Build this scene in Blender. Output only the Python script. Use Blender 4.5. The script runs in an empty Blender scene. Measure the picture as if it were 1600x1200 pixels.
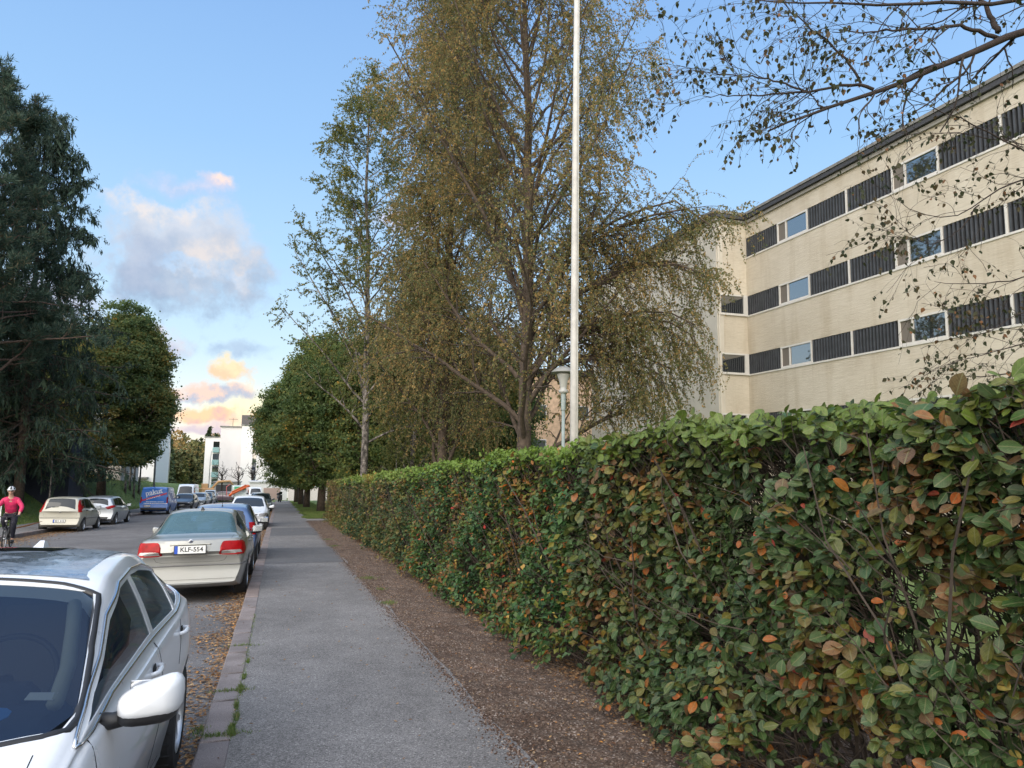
import bpy, math, random
import numpy as np
from mathutils import Vector, Matrix
from mathutils.bvhtree import BVHTree
RS = np.random.RandomState
PI = math.pi
scene = bpy.context.scene
COL = scene.collection
S = 0.03882            # downhill gradient of the street
def G(y):
    y = np.asarray(y, float)
    return -S*np.clip(y, -200, 170.0)

# ------------------------------------------------------------------ mesh helpers
class MB:
    def __init__(s): s.V=[]; s.F=[]; s.n=0; s.A=[]; s.M=[]
    def add(s, V, F, a=None, mi=0):
        V=np.asarray(V,float).reshape(-1,3)
        if isinstance(F,np.ndarray): F=[F]
        else:
            d={}
            for f in F: d.setdefault(len(f),[]).append(f)
            F=[np.array(x,int) for x in d.values()]
        for f in F:
            s.F.append(f+s.n); s.M.append(np.full(len(f),mi))
            if a is None: s.A.append(np.zeros(len(f)))
            elif np.isscalar(a): s.A.append(np.full(len(f),float(a)))
            else: s.A.append(np.asarray(a,float))
        s.V.append(V); s.n+=len(V); return s
    def box(s, x0,x1,y0,y1,z0,z1, a=None, mi=0, R=None, o=None):
        V=np.array([(x,y,z) for z in (z0,z1) for y in (y0,y1) for x in (x0,x1)],float)
        if R is not None: V=V@np.array(R).T
        if o is not None: V=V+np.array(o)
        return s.add(V,[(0,2,3,1),(4,5,7,6),(0,1,5,4),(2,6,7,3),(0,4,6,2),(1,3,7,5)],a,mi)
    def bbox(s, c, sz, bev=0.02, R=None, mi=0):
        """box with chamfered edges, centre c size sz"""
        hx,hy,hz=[q/2 for q in sz]; b=min(bev,hx*.9,hy*.9,hz*.9)
        P=[];
        for sz_ in (-1,1):
            for (X,Y,Z) in ((hx-b,hy-b,hz),(hx,hy-b,hz-b),(hx-b,hy,hz-b)):
                for (sx,sy) in ((1,1),(-1,1),(-1,-1),(1,-1)): P.append((sx*X,sy*Y,sz_*Z))
        import bmesh
        bm=bmesh.new()
        for p in P: bm.verts.new(p)
        bmesh.ops.convex_hull(bm,input=bm.verts)
        bm.verts.index_update()
        V=np.array([v.co[:] for v in bm.verts]); F=[tuple(v.index for v in f.verts) for f in bm.faces]; bm.free()
        if R is not None: V=V@np.array(R).T
        return s.add(V+np.array(c),F,None,mi)
    def tube(s, P, r, n=8, cap=True, a=None, mi=0):
        P=np.asarray(P,float); k=len(P); r=np.broadcast_to(np.asarray(r,float),(k,))
        T=np.gradient(P,axis=0); T/=np.linalg.norm(T,axis=1)[:,None]+1e-12
        u=np.cross(T[0],(0,0,1.)) if abs(T[0][2])<.9 else np.cross(T[0],(1.,0,0)); u/=np.linalg.norm(u)
        V=[]
        for i in range(k):
            u=u-T[i]*(u@T[i]); u/=np.linalg.norm(u)+1e-12; w=np.cross(T[i],u)
            for j in range(n):
                q=2*PI*j/n; V.append(P[i]+r[i]*(math.cos(q)*u+math.sin(q)*w))
        F=[(i*n+j,i*n+(j+1)%n,(i+1)*n+(j+1)%n,(i+1)*n+j) for i in range(k-1) for j in range(n)]
        if cap: F.append(tuple(range(n-1,-1,-1))); F.append(tuple(range((k-1)*n,k*n)))
        return s.add(V,F,a,mi)
    def lathe(s, prof, n=24, c=(0,0,0), axis='z', mi=0, closed=False, a=None):
        V=[];k=len(prof)
        for (r,z) in prof:
            for j in range(n):
                q=2*PI*j/n; x,y=r*math.cos(q),r*math.sin(q)
                V.append((x,y,z) if axis=='z' else ((z,x,y) if axis=='x' else (x,z,y)))
        F=[(i*n+j,i*n+(j+1)%n,(i+1)*n+(j+1)%n,(i+1)*n+j) for i in range(k-1) for j in range(n)]
        if closed: F+=[((k-1)*n+j,(k-1)*n+(j+1)%n,(j+1)%n,j) for j in range(n)]
        return s.add(np.array(V)+np.array(c),F,a,mi)
    def quadgrid(s, X, Y, Z, a=None, mi=0):
        n,m=X.shape; V=np.stack([X,Y,Z],-1).reshape(-1,3)
        i=np.arange(n*m).reshape(n,m)
        F=np.stack([i[:-1,:-1],i[1:,:-1],i[1:,1:],i[:-1,1:]],-1).reshape(-1,4)
        return s.add(V,F,a,mi)
    def ell(s,c,r,n=12,m=8,R=None,mi=0):
        th=np.linspace(0,PI,m+1)[:,None]; ph=np.linspace(0,2*PI,n,endpoint=False)[None]
        X=np.sin(th)*np.cos(ph);Y=np.sin(th)*np.sin(ph);Z=np.cos(th)*np.ones_like(ph)
        V=np.stack([X*r[0],Y*r[1],Z*r[2]],-1).reshape(-1,3)
        if R is not None: V=V@np.array(R).T
        F=[(i*n+j,(i+1)*n+j,(i+1)*n+(j+1)%n,i*n+(j+1)%n) for i in range(m) for j in range(n)]
        return s.add(V+np.array(c),F,None,mi)
    def tubes(s, P, R, n=3, a=None):
        """batch of polylines P (m,k,3) radii R (m,k)"""
        m,k,_=P.shape
        T=np.gradient(P,axis=1); T/=np.linalg.norm(T,axis=2,keepdims=True)+1e-12
        ref=np.where(np.abs(T[:,:1,2:3])<.9,np.array([0,0,1.]),np.array([1.,0,0]))
        U=np.cross(T,np.broadcast_to(ref,T.shape)); U/=np.linalg.norm(U,axis=2,keepdims=True)+1e-12
        W=np.cross(T,U); q=2*PI*np.arange(n)/n
        V=P[:,:,None]+R[:,:,None,None]*(np.cos(q)[:,None]*U[:,:,None]+np.sin(q)[:,None]*W[:,:,None])
        idx=np.arange(m*k*n).reshape(m,k,n); nx=np.roll(idx,-1,2)
        F=np.stack([idx[:,:-1],nx[:,:-1],nx[:,1:],idx[:,1:]],-1).reshape(-1,4)
        return s.add(V.reshape(-1,3),F,a)
    def mesh(s, name, mats, smooth=False, attr=False):
        V=np.concatenate(s.V) if s.V else np.zeros((0,3))
        me=bpy.data.meshes.new(name)
        nf=sum(len(f) for f in s.F)
        me.vertices.add(len(V)); me.vertices.foreach_set('co',V.astype(np.float32).ravel())
        loops=np.concatenate([f.ravel() for f in s.F]).astype(np.int32)
        cnt=np.concatenate([np.full(len(f),f.shape[1]) for f in s.F]).astype(np.int32)
        st=np.concatenate([[0],np.cumsum(cnt)[:-1]]).astype(np.int32)
        me.loops.add(len(loops)); me.loops.foreach_set('vertex_index',loops)
        me.polygons.add(nf); me.polygons.foreach_set('loop_start',st); me.polygons.foreach_set('loop_total',cnt)
        me.polygons.foreach_set('use_smooth',np.full(nf,bool(smooth)))
        mats=mats if isinstance(mats,(list,tuple)) else [mats]
        for m in mats: me.materials.append(m)
        if len(mats)>1: me.polygons.foreach_set('material_index',np.concatenate(s.M).astype(np.int32))
        if attr:
            at=me.attributes.new('rnd','FLOAT','FACE'); at.data.foreach_set('value',np.concatenate(s.A).astype(np.float32))
        me.update(calc_edges=True); me.validate(); return me
    def obj(s, name, mats, parent=None, smooth=False, attr=False, auto=None, loc=None, rot=None):
        me=s.mesh(name,mats,smooth or auto is not None,attr)
        o=bpy.data.objects.new(name,me); COL.objects.link(o)
        if auto is not None:
            try: me.set_sharp_from_angle(angle=math.radians(auto))
            except Exception: pass
        if parent is not None: o.parent=parent
        if loc is not None: o.location=loc
        if rot is not None: o.rotation_euler=rot
        return o
def tag(o,label,cat,group=None,kind=None):
    if label: o['label']=label
    if cat: o['category']=cat
    if group: o['group']=group
    if kind: o['kind']=kind
    return o
def thing(name,label,cat,loc=(0,0,0),rot=(0,0,0),group=None):
    o=bpy.data.objects.new(name,None); COL.objects.link(o); o.location=loc; o.rotation_euler=rot
    o.empty_display_size=.2
    return tag(o,label,cat,group)
def struct(o): o['kind']='structure'; return o
def dup(root,label=None,loc=None,rot=None,scale=None):
    r=root.copy(); COL.objects.link(r)
    if label: r['label']=label
    if loc is not None: r.location=loc
    if rot is not None: r.rotation_euler=rot
    if scale is not None: r.scale=scale
    for ch in list(root.children):
        c=ch.copy(); COL.objects.link(c); c.parent=r
        for g in list(ch.children):
            d=g.copy(); COL.objects.link(d); d.parent=c
    return r

# ------------------------------------------------------------------ materials
def newmat(name):
    m=bpy.data.materials.new(name); m.use_nodes=True
    nt=m.node_tree; b=nt.nodes['Principled BSDF']; return m,nt,b
def N(nt,t,**k):
    n=nt.nodes.new(t)
    for a,v in k.items():
        if a.startswith('i_'): n.inputs[a[2:].replace('_',' ')].default_value=v
        else: setattr(n,a,v)
    return n
def ramp(nt,fac,stops,interp='LINEAR'):
    r=nt.nodes.new('ShaderNodeValToRGB'); cr=r.color_ramp; cr.interpolation=interp
    while len(cr.elements)<len(stops): cr.elements.new(.5)
    for e,(p,c) in zip(cr.elements,stops): e.position=p; e.color=(*c,1) if len(c)==3 else c
    if fac is not None: nt.links.new(fac,r.inputs['Fac'])
    return r
def coord(nt,scale=(1,1,1),kind='Object'):
    tc=N(nt,'ShaderNodeTexCoord'); mp=N(nt,'ShaderNodeMapping'); mp.inputs['Scale'].default_value=scale
    nt.links.new(tc.outputs[kind],mp.inputs['Vector']); return mp.outputs['Vector']
def noise(nt,vec,scale,detail=4,rough=.55,dist=0):
    n=N(nt,'ShaderNodeTexNoise'); n.inputs['Scale'].default_value=scale; n.inputs['Detail'].default_value=detail
    n.inputs['Roughness'].default_value=rough; n.inputs['Distortion'].default_value=dist
    nt.links.new(vec,n.inputs['Vector']); return n
def bump(nt,h,b,strength=.3,dist=.01):
    n=N(nt,'ShaderNodeBump'); n.inputs['Strength'].default_value=strength; n.inputs['Distance'].default_value=dist
    nt.links.new(h,n.inputs['Height']); nt.links.new(n.outputs['Normal'],b.inputs['Normal']); return n
def mix(nt,fac,a,b,mode='MIX'):
    n=N(nt,'ShaderNodeMix',data_type='RGBA',blend_type=mode)
    if isinstance(fac,(int,float)): n.inputs[0].default_value=fac
    else: nt.links.new(fac,n.inputs[0])
    for i,v in ((6,a),(7,b)):
        if isinstance(v,(tuple,list)): n.inputs[i].default_value=(*v,1) if len(v)==3 else v
        else: nt.links.new(v,n.inputs[i])
    return n.outputs[2]
def simple(name,col,rough=.5,metal=0.,coat=0.,var=0.,vs=6.,bs=0.,bscale=60.,spec=.5):
    m,nt,b=newmat(name); b.inputs['Base Color'].default_value=(*col,1); b.inputs['Roughness'].default_value=rough
    b.inputs['Metallic'].default_value=metal; b.inputs['Coat Weight'].default_value=coat; b.inputs['Coat Roughness'].default_value=.04
    b.inputs['Specular IOR Level'].default_value=spec
    v=coord(nt)
    if var:
        n=noise(nt,v,vs,5); r=ramp(nt,n.outputs['Fac'],[(.3,tuple(c*(1-var) for c in col)),(.7,tuple(min(1,c*(1+var)) for c in col))])
        nt.links.new(r.outputs['Color'],b.inputs['Base Color'])
    if bs:
        n=noise(nt,v,bscale,4); bump(nt,n.outputs['Fac'],b,bs,.004)
    return m
def paint(name,col,metal=.0,rough=.28,dirt=.12):
    m,nt,b=newmat(name); v=coord(nt)
    n=noise(nt,v,3.,6); n2=noise(nt,v,40.,3)
    c=mix(nt,n.outputs['Fac'],tuple(x*(1-dirt*.5) for x in col),tuple(min(1,x*1.04) for x in col))
    sp=ramp(nt,n2.outputs['Fac'],[(.62,(0,0,0)),(.75,(dirt,dirt,dirt))])
    c=mix(nt,sp.outputs['Color'],c,tuple(x*.55+.03 for x in col))
    # road film on the lower flanks
    sep=N(nt,'ShaderNodeSeparateXYZ'); nt.links.new(v,sep.inputs[0])
    mr=N(nt,'ShaderNodeMapRange'); mr.inputs[1].default_value=.65; mr.inputs[2].default_value=.15; mr.inputs[3].default_value=0; mr.inputs[4].default_value=.45
    nt.links.new(sep.outputs['Z'],mr.inputs[0])
    mu=N(nt,'ShaderNodeMath',operation='MULTIPLY'); nt.links.new(mr.outputs[0],mu.inputs[0]); nt.links.new(n.outputs['Fac'],mu.inputs[1])
    c=mix(nt,mu.outputs[0],c,(.16,.14,.12))
    nt.links.new(c,b.inputs['Base Color'])
    b.inputs['Metallic'].default_value=metal; b.inputs['Roughness'].default_value=rough
    rr=ramp(nt,n.outputs['Fac'],[(.3,(rough,)*3),(.75,(rough+.2,)*3)]); nt.links.new(rr.outputs['Color'],b.inputs['Roughness'])
    b.inputs['Coat Weight'].default_value=.8; b.inputs['Coat Roughness'].default_value=.06
    return m
def glassmat(name,tint,op=.5,rough=.03):
    """car / window glass: reflective sheet, partly see-through"""
    m,nt,b=newmat(name); b.inputs['Base Color'].default_value=(*tint,1); b.inputs['Roughness'].default_value=rough
    b.inputs['Specular IOR Level'].default_value=.6
    if op<1:
        out=nt.nodes['Material Output']; tr=N(nt,'ShaderNodeBsdfTransparent'); tr.inputs['Color'].default_value=(.50,.58,.62,1)
        mx=N(nt,'ShaderNodeMixShader'); mx.inputs[0].default_value=op
        nt.links.new(tr.outputs[0],mx.inputs[1]); nt.links.new(b.outputs[0],mx.inputs[2]); nt.links.new(mx.outputs[0],out.inputs['Surface'])
    return m
def leafmat(name,stops,rough=.55,trans=.3,vs=1.2,spread=0.,interp='LINEAR',spec=.3,mott=0.):
    m,nt,b=newmat(name); at=N(nt,'ShaderNodeAttribute',attribute_name='rnd')
    v=coord(nt); n=noise(nt,v,vs,3)
    ma=N(nt,'ShaderNodeMath',operation='MULTIPLY_ADD'); nt.links.new(n.outputs['Fac'],ma.inputs[0]); ma.inputs[1].default_value=spread
    su=N(nt,'ShaderNodeMath',operation='ADD'); nt.links.new(at.outputs['Fac'],ma.inputs[2]); nt.links.new(ma.outputs[0],su.inputs[0]); su.inputs[1].default_value=-spread*.5
    r=ramp(nt,su.outputs[0],stops,interp); c=r.outputs['Color']
    if mott:
        n2=noise(nt,v,70.,3,.6); rr=ramp(nt,n2.outputs['Fac'],[(.35,(1-mott,)*3),(.7,(1,1,1))]); c=mix(nt,1.,c,rr.outputs['Color'],'MULTIPLY')
    nt.links.new(c,b.inputs['Base Color']); b.inputs['Roughness'].default_value=rough; b.inputs['Specular IOR Level'].default_value=spec
    out=nt.nodes['Material Output']; tl=N(nt,'ShaderNodeBsdfTranslucent'); nt.links.new(c,tl.inputs['Color'])
    mx=N(nt,'ShaderNodeMixShader'); mx.inputs[0].default_value=trans
    nt.links.new(b.outputs[0],mx.inputs[1]); nt.links.new(tl.outputs[0],mx.inputs[2]); nt.links.new(mx.outputs[0],out.inputs['Surface'])
    return m
def asphalt(name,base,speck,cell=150.,tint=(1,1,1),stain=.25,frac=.72):
    m,nt,b=newmat(name); v=coord(nt)
    vo=N(nt,'ShaderNodeTexVoronoi'); vo.inputs['Scale'].default_value=cell; nt.links.new(v,vo.inputs['Vector'])
    sep=N(nt,'ShaderNodeSeparateColor'); nt.links.new(vo.outputs['Color'],sep.inputs[0])
    d=tuple(base*t for t in tint); l=tuple(speck*t for t in tint)
    r=ramp(nt,sep.outputs['Red'],[(0,tuple(x*.55 for x in d)),(.35,d),(frac,tuple(x*1.25 for x in d)),(.93,tuple(a*.5+b_*.5 for a,b_ in zip(d,l))),(1,l)])
    n=noise(nt,v,.55,6,.6); n2=noise(nt,v,4.,5,.6)
    s1=ramp(nt,n.outputs['Fac'],[(.3,(1-stain,)*3),(.7,(1+stain*.4,)*3)])
    c=mix(nt,1.,r.outputs['Color'],s1.outputs['Color'],'MULTIPLY')
    s2=ramp(nt,n2.outputs['Fac'],[(.35,(.88,)*3),(.65,(1.06,)*3)])
    c=mix(nt,1.,c,s2.outputs['Color'],'MULTIPLY')
    nt.links.new(c,b.inputs['Base Color']); b.inputs['Roughness'].default_value=.85; b.inputs['Specular IOR Level'].default_value=.25
    bump(nt,sep.outputs['Red'],b,.35,.004)
    return m
M={}
M['road']=asphalt('road_asphalt',.15,.34,110.,(1,.96,.97),.35)
M['walk']=asphalt('pavement_asphalt',.17,.40,135.,(1,.955,.935),.26)
M['patch']=asphalt('patch_asphalt',.12,.22,170.,(1,.99,1.02),.15)
def gravelmat():
    m,nt,b=newmat('bare_soil'); v=coord(nt)
    vo=N(nt,'ShaderNodeTexVoronoi'); vo.inputs['Scale'].default_value=75.; nt.links.new(v,vo.inputs['Vector'])
    sep=N(nt,'ShaderNodeSeparateColor'); nt.links.new(vo.outputs['Color'],sep.inputs[0])
    r=ramp(nt,sep.outputs['Green'],[(0,(.05,.032,.022)),(.45,(.105,.066,.044)),(.8,(.165,.112,.08)),(.96,(.26,.205,.165)),(1,(.40,.34,.30))])
    n=noise(nt,v,2.2,6,.65); s=ramp(nt,n.outputs['Fac'],[(.3,(.62,.55,.5)),(.55,(1,1,1)),(.75,(1.25,1.15,1.12))])
    c=mix(nt,1.,r.outputs['Color'],s.outputs['Color'],'MULTIPLY'); nt.links.new(c,b.inputs['Base Color']); b.inputs['Roughness'].default_value=.95
    n3=noise(nt,v,38.,6,.7); bump(nt,n3.outputs['Fac'],b,.8,.02); return m
M['soil']=gravelmat()
def granite():
    m,nt,b=newmat('kerb_granite'); v=coord(nt)
    at=N(nt,'ShaderNodeAttribute',attribute_name='rnd')
    n=noise(nt,v,160.,3,.7); n2=noise(nt,v,3.,5)
    r=ramp(nt,n.outputs['Fac'],[(.3,(.12,.105,.10)),(.5,(.22,.195,.19)),(.7,(.34,.31,.30))])
    s=ramp(nt,at.outputs['Fac'],[(0,(.8,.78,.8)),(.5,(1,.97,.97)),(1,(1.1,.98,.93))])
    c=mix(nt,1.,r.outputs['Color'],s.outputs['Color'],'MULTIPLY')
    s2=ramp(nt,n2.outputs['Fac'],[(.35,(.7,.68,.66)),(.6,(1,1,1))]); c=mix(nt,1.,c,s2.outputs['Color'],'MULTIPLY')
    nt.links.new(c,b.inputs['Base Color']); b.inputs['Roughness'].default_value=.8; bump(nt,n.outputs['Fac'],b,.4,.004); return m
M['granite']=granite()
def grassmat():
    m,nt,b=newmat('lawn_grass'); v=coord(nt); n=noise(nt,v,.5,6,.6); n2=noise(nt,v,28.,5,.7)
    r=ramp(nt,n.outputs['Fac'],[(.3,(.075,.13,.03)),(.5,(.11,.17,.045)),(.7,(.16,.20,.065))])
    s=ramp(nt,n2.outputs['Fac'],[(.3,(.6,.6,.55)),(.7,(1.3,1.3,1.1))]); c=mix(nt,1.,r.outputs['Color'],s.outputs['Color'],'MULTIPLY')
    nt.links.new(c,b.inputs['Base Color']); b.inputs['Roughness'].default_value=.9; bump(nt,n2.outputs['Fac'],b,.8,.05); return m
M['lawn']=grassmat()
M['blade']=leafmat('grass_blades',[(0,(.075,.13,.03)),(.5,(.13,.20,.045)),(.85,(.19,.23,.07)),(1,(.25,.2,.1))],.6,.3,.6,.3)
M['black']=simple('black_plastic',(.018,.018,.02),.45,bs=.1)
M['rubber']=simple('tyre_rubber',(.022,.022,.023),.8,var=.3,vs=20)
M['rim']=simple('alloy_rim',(.42,.43,.45),.32,.8,var=.2,vs=15)
M['chrome']=simple('bright_trim',(.62,.63,.65),.15,1.)
M['white_m']=simple('white_painted_metal',(.72,.72,.70),.45,var=.08,vs=5)
M['bark']=simple('brown_bark',(.075,.055,.042),.95,var=.45,vs=9,bs=.8,bscale=25)
M['litter']=leafmat('dry_fallen_leaves',[(0,(.10,.045,.02)),(.25,(.22,.115,.05)),(.5,(.34,.2,.10)),(.7,(.26,.17,.10)),(.88,(.42,.30,.16)),(1,(.5,.22,.05))],.8,.1,.8,.25)

# ------------------------------------------------------------------ camera
RC=np.array([[0.9516084497880891,-0.04467555047143078,-0.30404843936778325],[-0.30709324513072467,-0.10082082129035334,-0.9463238878890352],[0.011623127246597075,0.9939010298739072,-0.10966150522674828]])
CAM=np.array([0,0,1.65])
cd=bpy.data.cameras.new('camera'); cam=bpy.data.objects.new('camera',cd); COL.objects.link(cam)
cam.matrix_world=Matrix.Translation(CAM.tolist())@Matrix(RC.tolist()).to_4x4()
cd.sensor_width=36; cd.sensor_fit='HORIZONTAL'; cd.lens=36*1115/1600; cd.clip_start=.05; cd.clip_end=6000
scene.camera=cam
def ray(x,y):
    return RC@np.array([x-800,-(y-600),-1115.])
def atY(x,y,Y): r=ray(x,y); return CAM+r*(Y/r[1])

# ------------------------------------------------------------------ sky and light
w=bpy.data.worlds.new('World'); scene.world=w; w.use_nodes=True; nt=w.node_tree; bg=nt.nodes['Background']
tc=N(nt,'ShaderNodeTexCoord'); dirv=tc.outputs['Generated']
sky=N(nt,'ShaderNodeTexSky'); sky.sky_type='NISHITA'; sky.sun_disc=False
SUN_EL=math.radians(14); SUN_AZ=math.radians(-142)   # azimuth from +Y towards +X; sun stands low, behind left
sky.sun_elevation=SUN_EL; sky.sun_rotation=SUN_AZ; sky.altitude=20; sky.air_density=1.; sky.dust_density=1.; sky.ozone_density=1.5
sep=N(nt,'ShaderNodeSeparateXYZ'); nt.links.new(dirv,sep.inputs[0])
az=N(nt,'ShaderNodeMath',operation='ARCTAN2'); nt.links.new(sep.outputs['X'],az.inputs[0]); nt.links.new(sep.outputs['Y'],az.inputs[1])
el=N(nt,'ShaderNodeMath',operation='ARCSINE'); nt.links.new(sep.outputs['Z'],el.inputs[0])
# clear-sky gradient by elevation, zenith brightened as added fill, blended with the physical sky
er=N(nt,'ShaderNodeMapRange'); er.inputs[1].default_value=0; er.inputs[2].default_value=PI/2; nt.links.new(el.outputs[0],er.inputs[0])
def s2l(r,g,b): 
    f=lambda c:(c/255/12.92 if c<=10.31 else ((c/255+.055)/1.055)**2.4)
    return (f(r),f(g),f(b))
grad=ramp(nt,er.outputs[0],[(0,s2l(236,222,205)),(.035,s2l(226,228,222)),(.09,s2l(188,212,228)),(.16,s2l(164,198,228)),(.26,s2l(142,182,224)),(.4,s2l(122,162,213)),(.46,s2l(118,160,212)),(.7,(.5,.62,.85)),(1,(.9,.98,1.1))])
cmb=mix(nt,.0,grad.outputs['Color'],sky.outputs['Color'])
# added fill: broad glow on the low sun's side, behind and left of camera
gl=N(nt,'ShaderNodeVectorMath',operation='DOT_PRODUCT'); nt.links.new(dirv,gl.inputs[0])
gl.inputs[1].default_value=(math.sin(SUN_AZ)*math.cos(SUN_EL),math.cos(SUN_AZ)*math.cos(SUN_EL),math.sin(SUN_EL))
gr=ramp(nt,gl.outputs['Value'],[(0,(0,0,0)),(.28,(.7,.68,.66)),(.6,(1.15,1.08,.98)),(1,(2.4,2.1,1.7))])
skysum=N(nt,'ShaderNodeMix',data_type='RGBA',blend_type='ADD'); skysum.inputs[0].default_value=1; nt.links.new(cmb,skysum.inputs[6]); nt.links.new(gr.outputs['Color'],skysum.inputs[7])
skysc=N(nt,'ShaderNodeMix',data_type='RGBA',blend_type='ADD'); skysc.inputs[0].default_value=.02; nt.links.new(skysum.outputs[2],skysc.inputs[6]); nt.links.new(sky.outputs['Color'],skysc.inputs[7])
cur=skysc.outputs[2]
wn=noise(nt,dirv,9.,6,.6); wn2=noise(nt,dirv,30.,5,.6)
def cloud(cur,px,py,rx,ry,col_t,col_b,dens=1.,warp=.06,soft=.5,tilt=0.):
    r=ray(px,py); r=r/np.linalg.norm(r); a0=math.atan2(r[0],r[1]); e0=math.asin(r[2])
    sx,sy=rx/1115.,ry/1115.
    def m(op,a,b=None,c=None):
        n=N(nt,'ShaderNodeMath',operation=op)
        for i,v in enumerate((a,b,c)):
            if v is None: continue
            if isinstance(v,(int,float)): n.inputs[i].default_value=v
            else: nt.links.new(v,n.inputs[i])
        return n.outputs[0]
    sc=N(nt,'ShaderNodeSeparateColor'); nt.links.new(wn.outputs['Color'],sc.inputs[0])
    sc2=N(nt,'ShaderNodeSeparateColor'); nt.links.new(wn2.outputs['Color'],sc2.inputs[0])
    da=m('ADD',m('SUBTRACT',az.outputs[0],a0),m('MULTIPLY',m('SUBTRACT',sc.outputs[0],.5),warp*3))
    de=m('ADD',m('SUBTRACT',el.outputs[0],e0),m('MULTIPLY',m('SUBTRACT',sc.outputs[1],.5),warp*1.6))
    de=m('ADD',de,m('MULTIPLY',m('SUBTRACT',sc2.outputs[1],.5),warp*.5))
    if tilt: de=m('ADD',de,m('MULTIPLY',da,tilt))
    q=m('ADD',m('POWER',m('ABSOLUTE',m('DIVIDE',da,sx)),2.),m('POWER',m('ABSOLUTE',m('DIVIDE',de,sy)),2.))
    q=m('SUBTRACT',1.,m('SQRT',q))
    q=m('ADD',q,m('MULTIPLY',m('SUBTRACT',sc2.outputs[0],.5),.9))
    mr=N(nt,'ShaderNodeMapRange',interpolation_type='SMOOTHSTEP'); mr.inputs[1].default_value=0; mr.inputs[2].default_value=soft; mr.inputs[3].default_value=0; mr.inputs[4].default_value=dens
    nt.links.new(q,mr.inputs[0])
    h=N(nt,'ShaderNodeMapRange'); h.inputs[1].default_value=-sy*.9; h.inputs[2].default_value=sy*.8; nt.links.new(m('ADD',de,m('MULTIPLY',m('SUBTRACT',sc2.outputs[2],.5),.12)),h.inputs[0])
    cr=ramp(nt,h.outputs[0],[(.15,col_b),(.85,col_t)])
    return mix(nt,mr.outputs[0],cur,cr.outputs['Color'])
PI_=0;pink=s2l(232,205,205); grey=s2l(150,165,195); gold=s2l(255,205,130); peach=s2l(246,205,180)
cur=cloud(cur,360,640,95,42,s2l(255,250,205),s2l(250,222,190),.85,.05,.8)
cur=cloud(cur,275,420,160,98,s2l(200,205,216),s2l(146,166,192),.9,.11,.6)
cur=cloud(cur,335,425,70,34,s2l(232,218,208),s2l(178,192,210),.6,.09,.8)
cur=cloud(cur,225,338,75,26,s2l(232,220,212),s2l(184,198,216),.7,.08,.9)
cur=cloud(cur,205,440,80,60,s2l(172,184,206),s2l(144,164,192),.75,.1,.8)
cur=cloud(cur,285,296,72,22,s2l(214,208,224),s2l(176,196,226),.75,.05,.9)
cur=cloud(cur,332,284,34,20,s2l(248,220,205),s2l(200,202,222),.95,.04,.7)
cur=cloud(cur,300,430,90,12,s2l(176,208,240),s2l(172,206,240),.5,.1,.9)
cur=cloud(cur,262,540,42,24,s2l(214,198,206),s2l(170,182,208),.8,.05,.8)
cur=cloud(cur,385,552,60,18,s2l(166,186,212),s2l(150,172,204),.7,.05,.9)
cur=cloud(cur,362,584,38,19,s2l(248,222,176),s2l(240,202,162),.9,.07,.7)
cur=cloud(cur,320,612,80,14,s2l(238,205,190),s2l(176,184,205),.9,.04,.6)
cur=cloud(cur,305,642,62,16,s2l(255,208,165),s2l(226,186,178),.95,.04,.5)
cur=cloud(cur,330,668,95,14,s2l(222,205,208),s2l(206,192,206),.85,.04,.6)
cur=cloud(cur,640,345,60,22,s2l(236,210,214),s2l(200,200,222),.7,.05,.9)
cur=cloud(cur,640,560,60,60,s2l(238,222,226),s2l(224,214,224),.7,.06,.9)
cur=cloud(cur,900,520,160,60,s2l(212,222,242),s2l(222,214,226),.6,.06,.9)
cur=cloud(cur,30,480,140,50,s2l(206,205,222),s2l(170,182,210),.7,.08,.8)
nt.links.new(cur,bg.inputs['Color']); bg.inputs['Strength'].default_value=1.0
sd=bpy.data.lights.new('sun','SUN'); sd.energy=1.25; sd.angle=math.radians(50); sd.color=(1,.9,.76)
so=bpy.data.objects.new('sun',sd); COL.objects.link(so)
dv=Vector((math.sin(SUN_AZ)*math.cos(math.radians(26)),math.cos(SUN_AZ)*math.cos(math.radians(26)),math.sin(math.radians(26))))
so.rotation_euler=dv.to_track_quat('Z','Y').to_euler(); so.location=(-20,-20,30)
scene.view_settings.view_transform='Standard'; scene.view_settings.look='None'; scene.view_settings.exposure=0.32; scene.view_settings.gamma=1
cy=scene.cycles; cy.max_bounces=5; cy.diffuse_bounces=3; cy.glossy_bounces=3; cy.transmission_bounces=3; cy.transparent_max_bounces=8
cy.caustics_reflective=False; cy.caustics_refractive=False; cy.sample_clamp_indirect=6; cy.use_adaptive_sampling=True; cy.adaptive_threshold=.02
try: cy.use_denoising=True; cy.denoiser='OPENIMAGEDENOISE'
except Exception: pass
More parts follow.
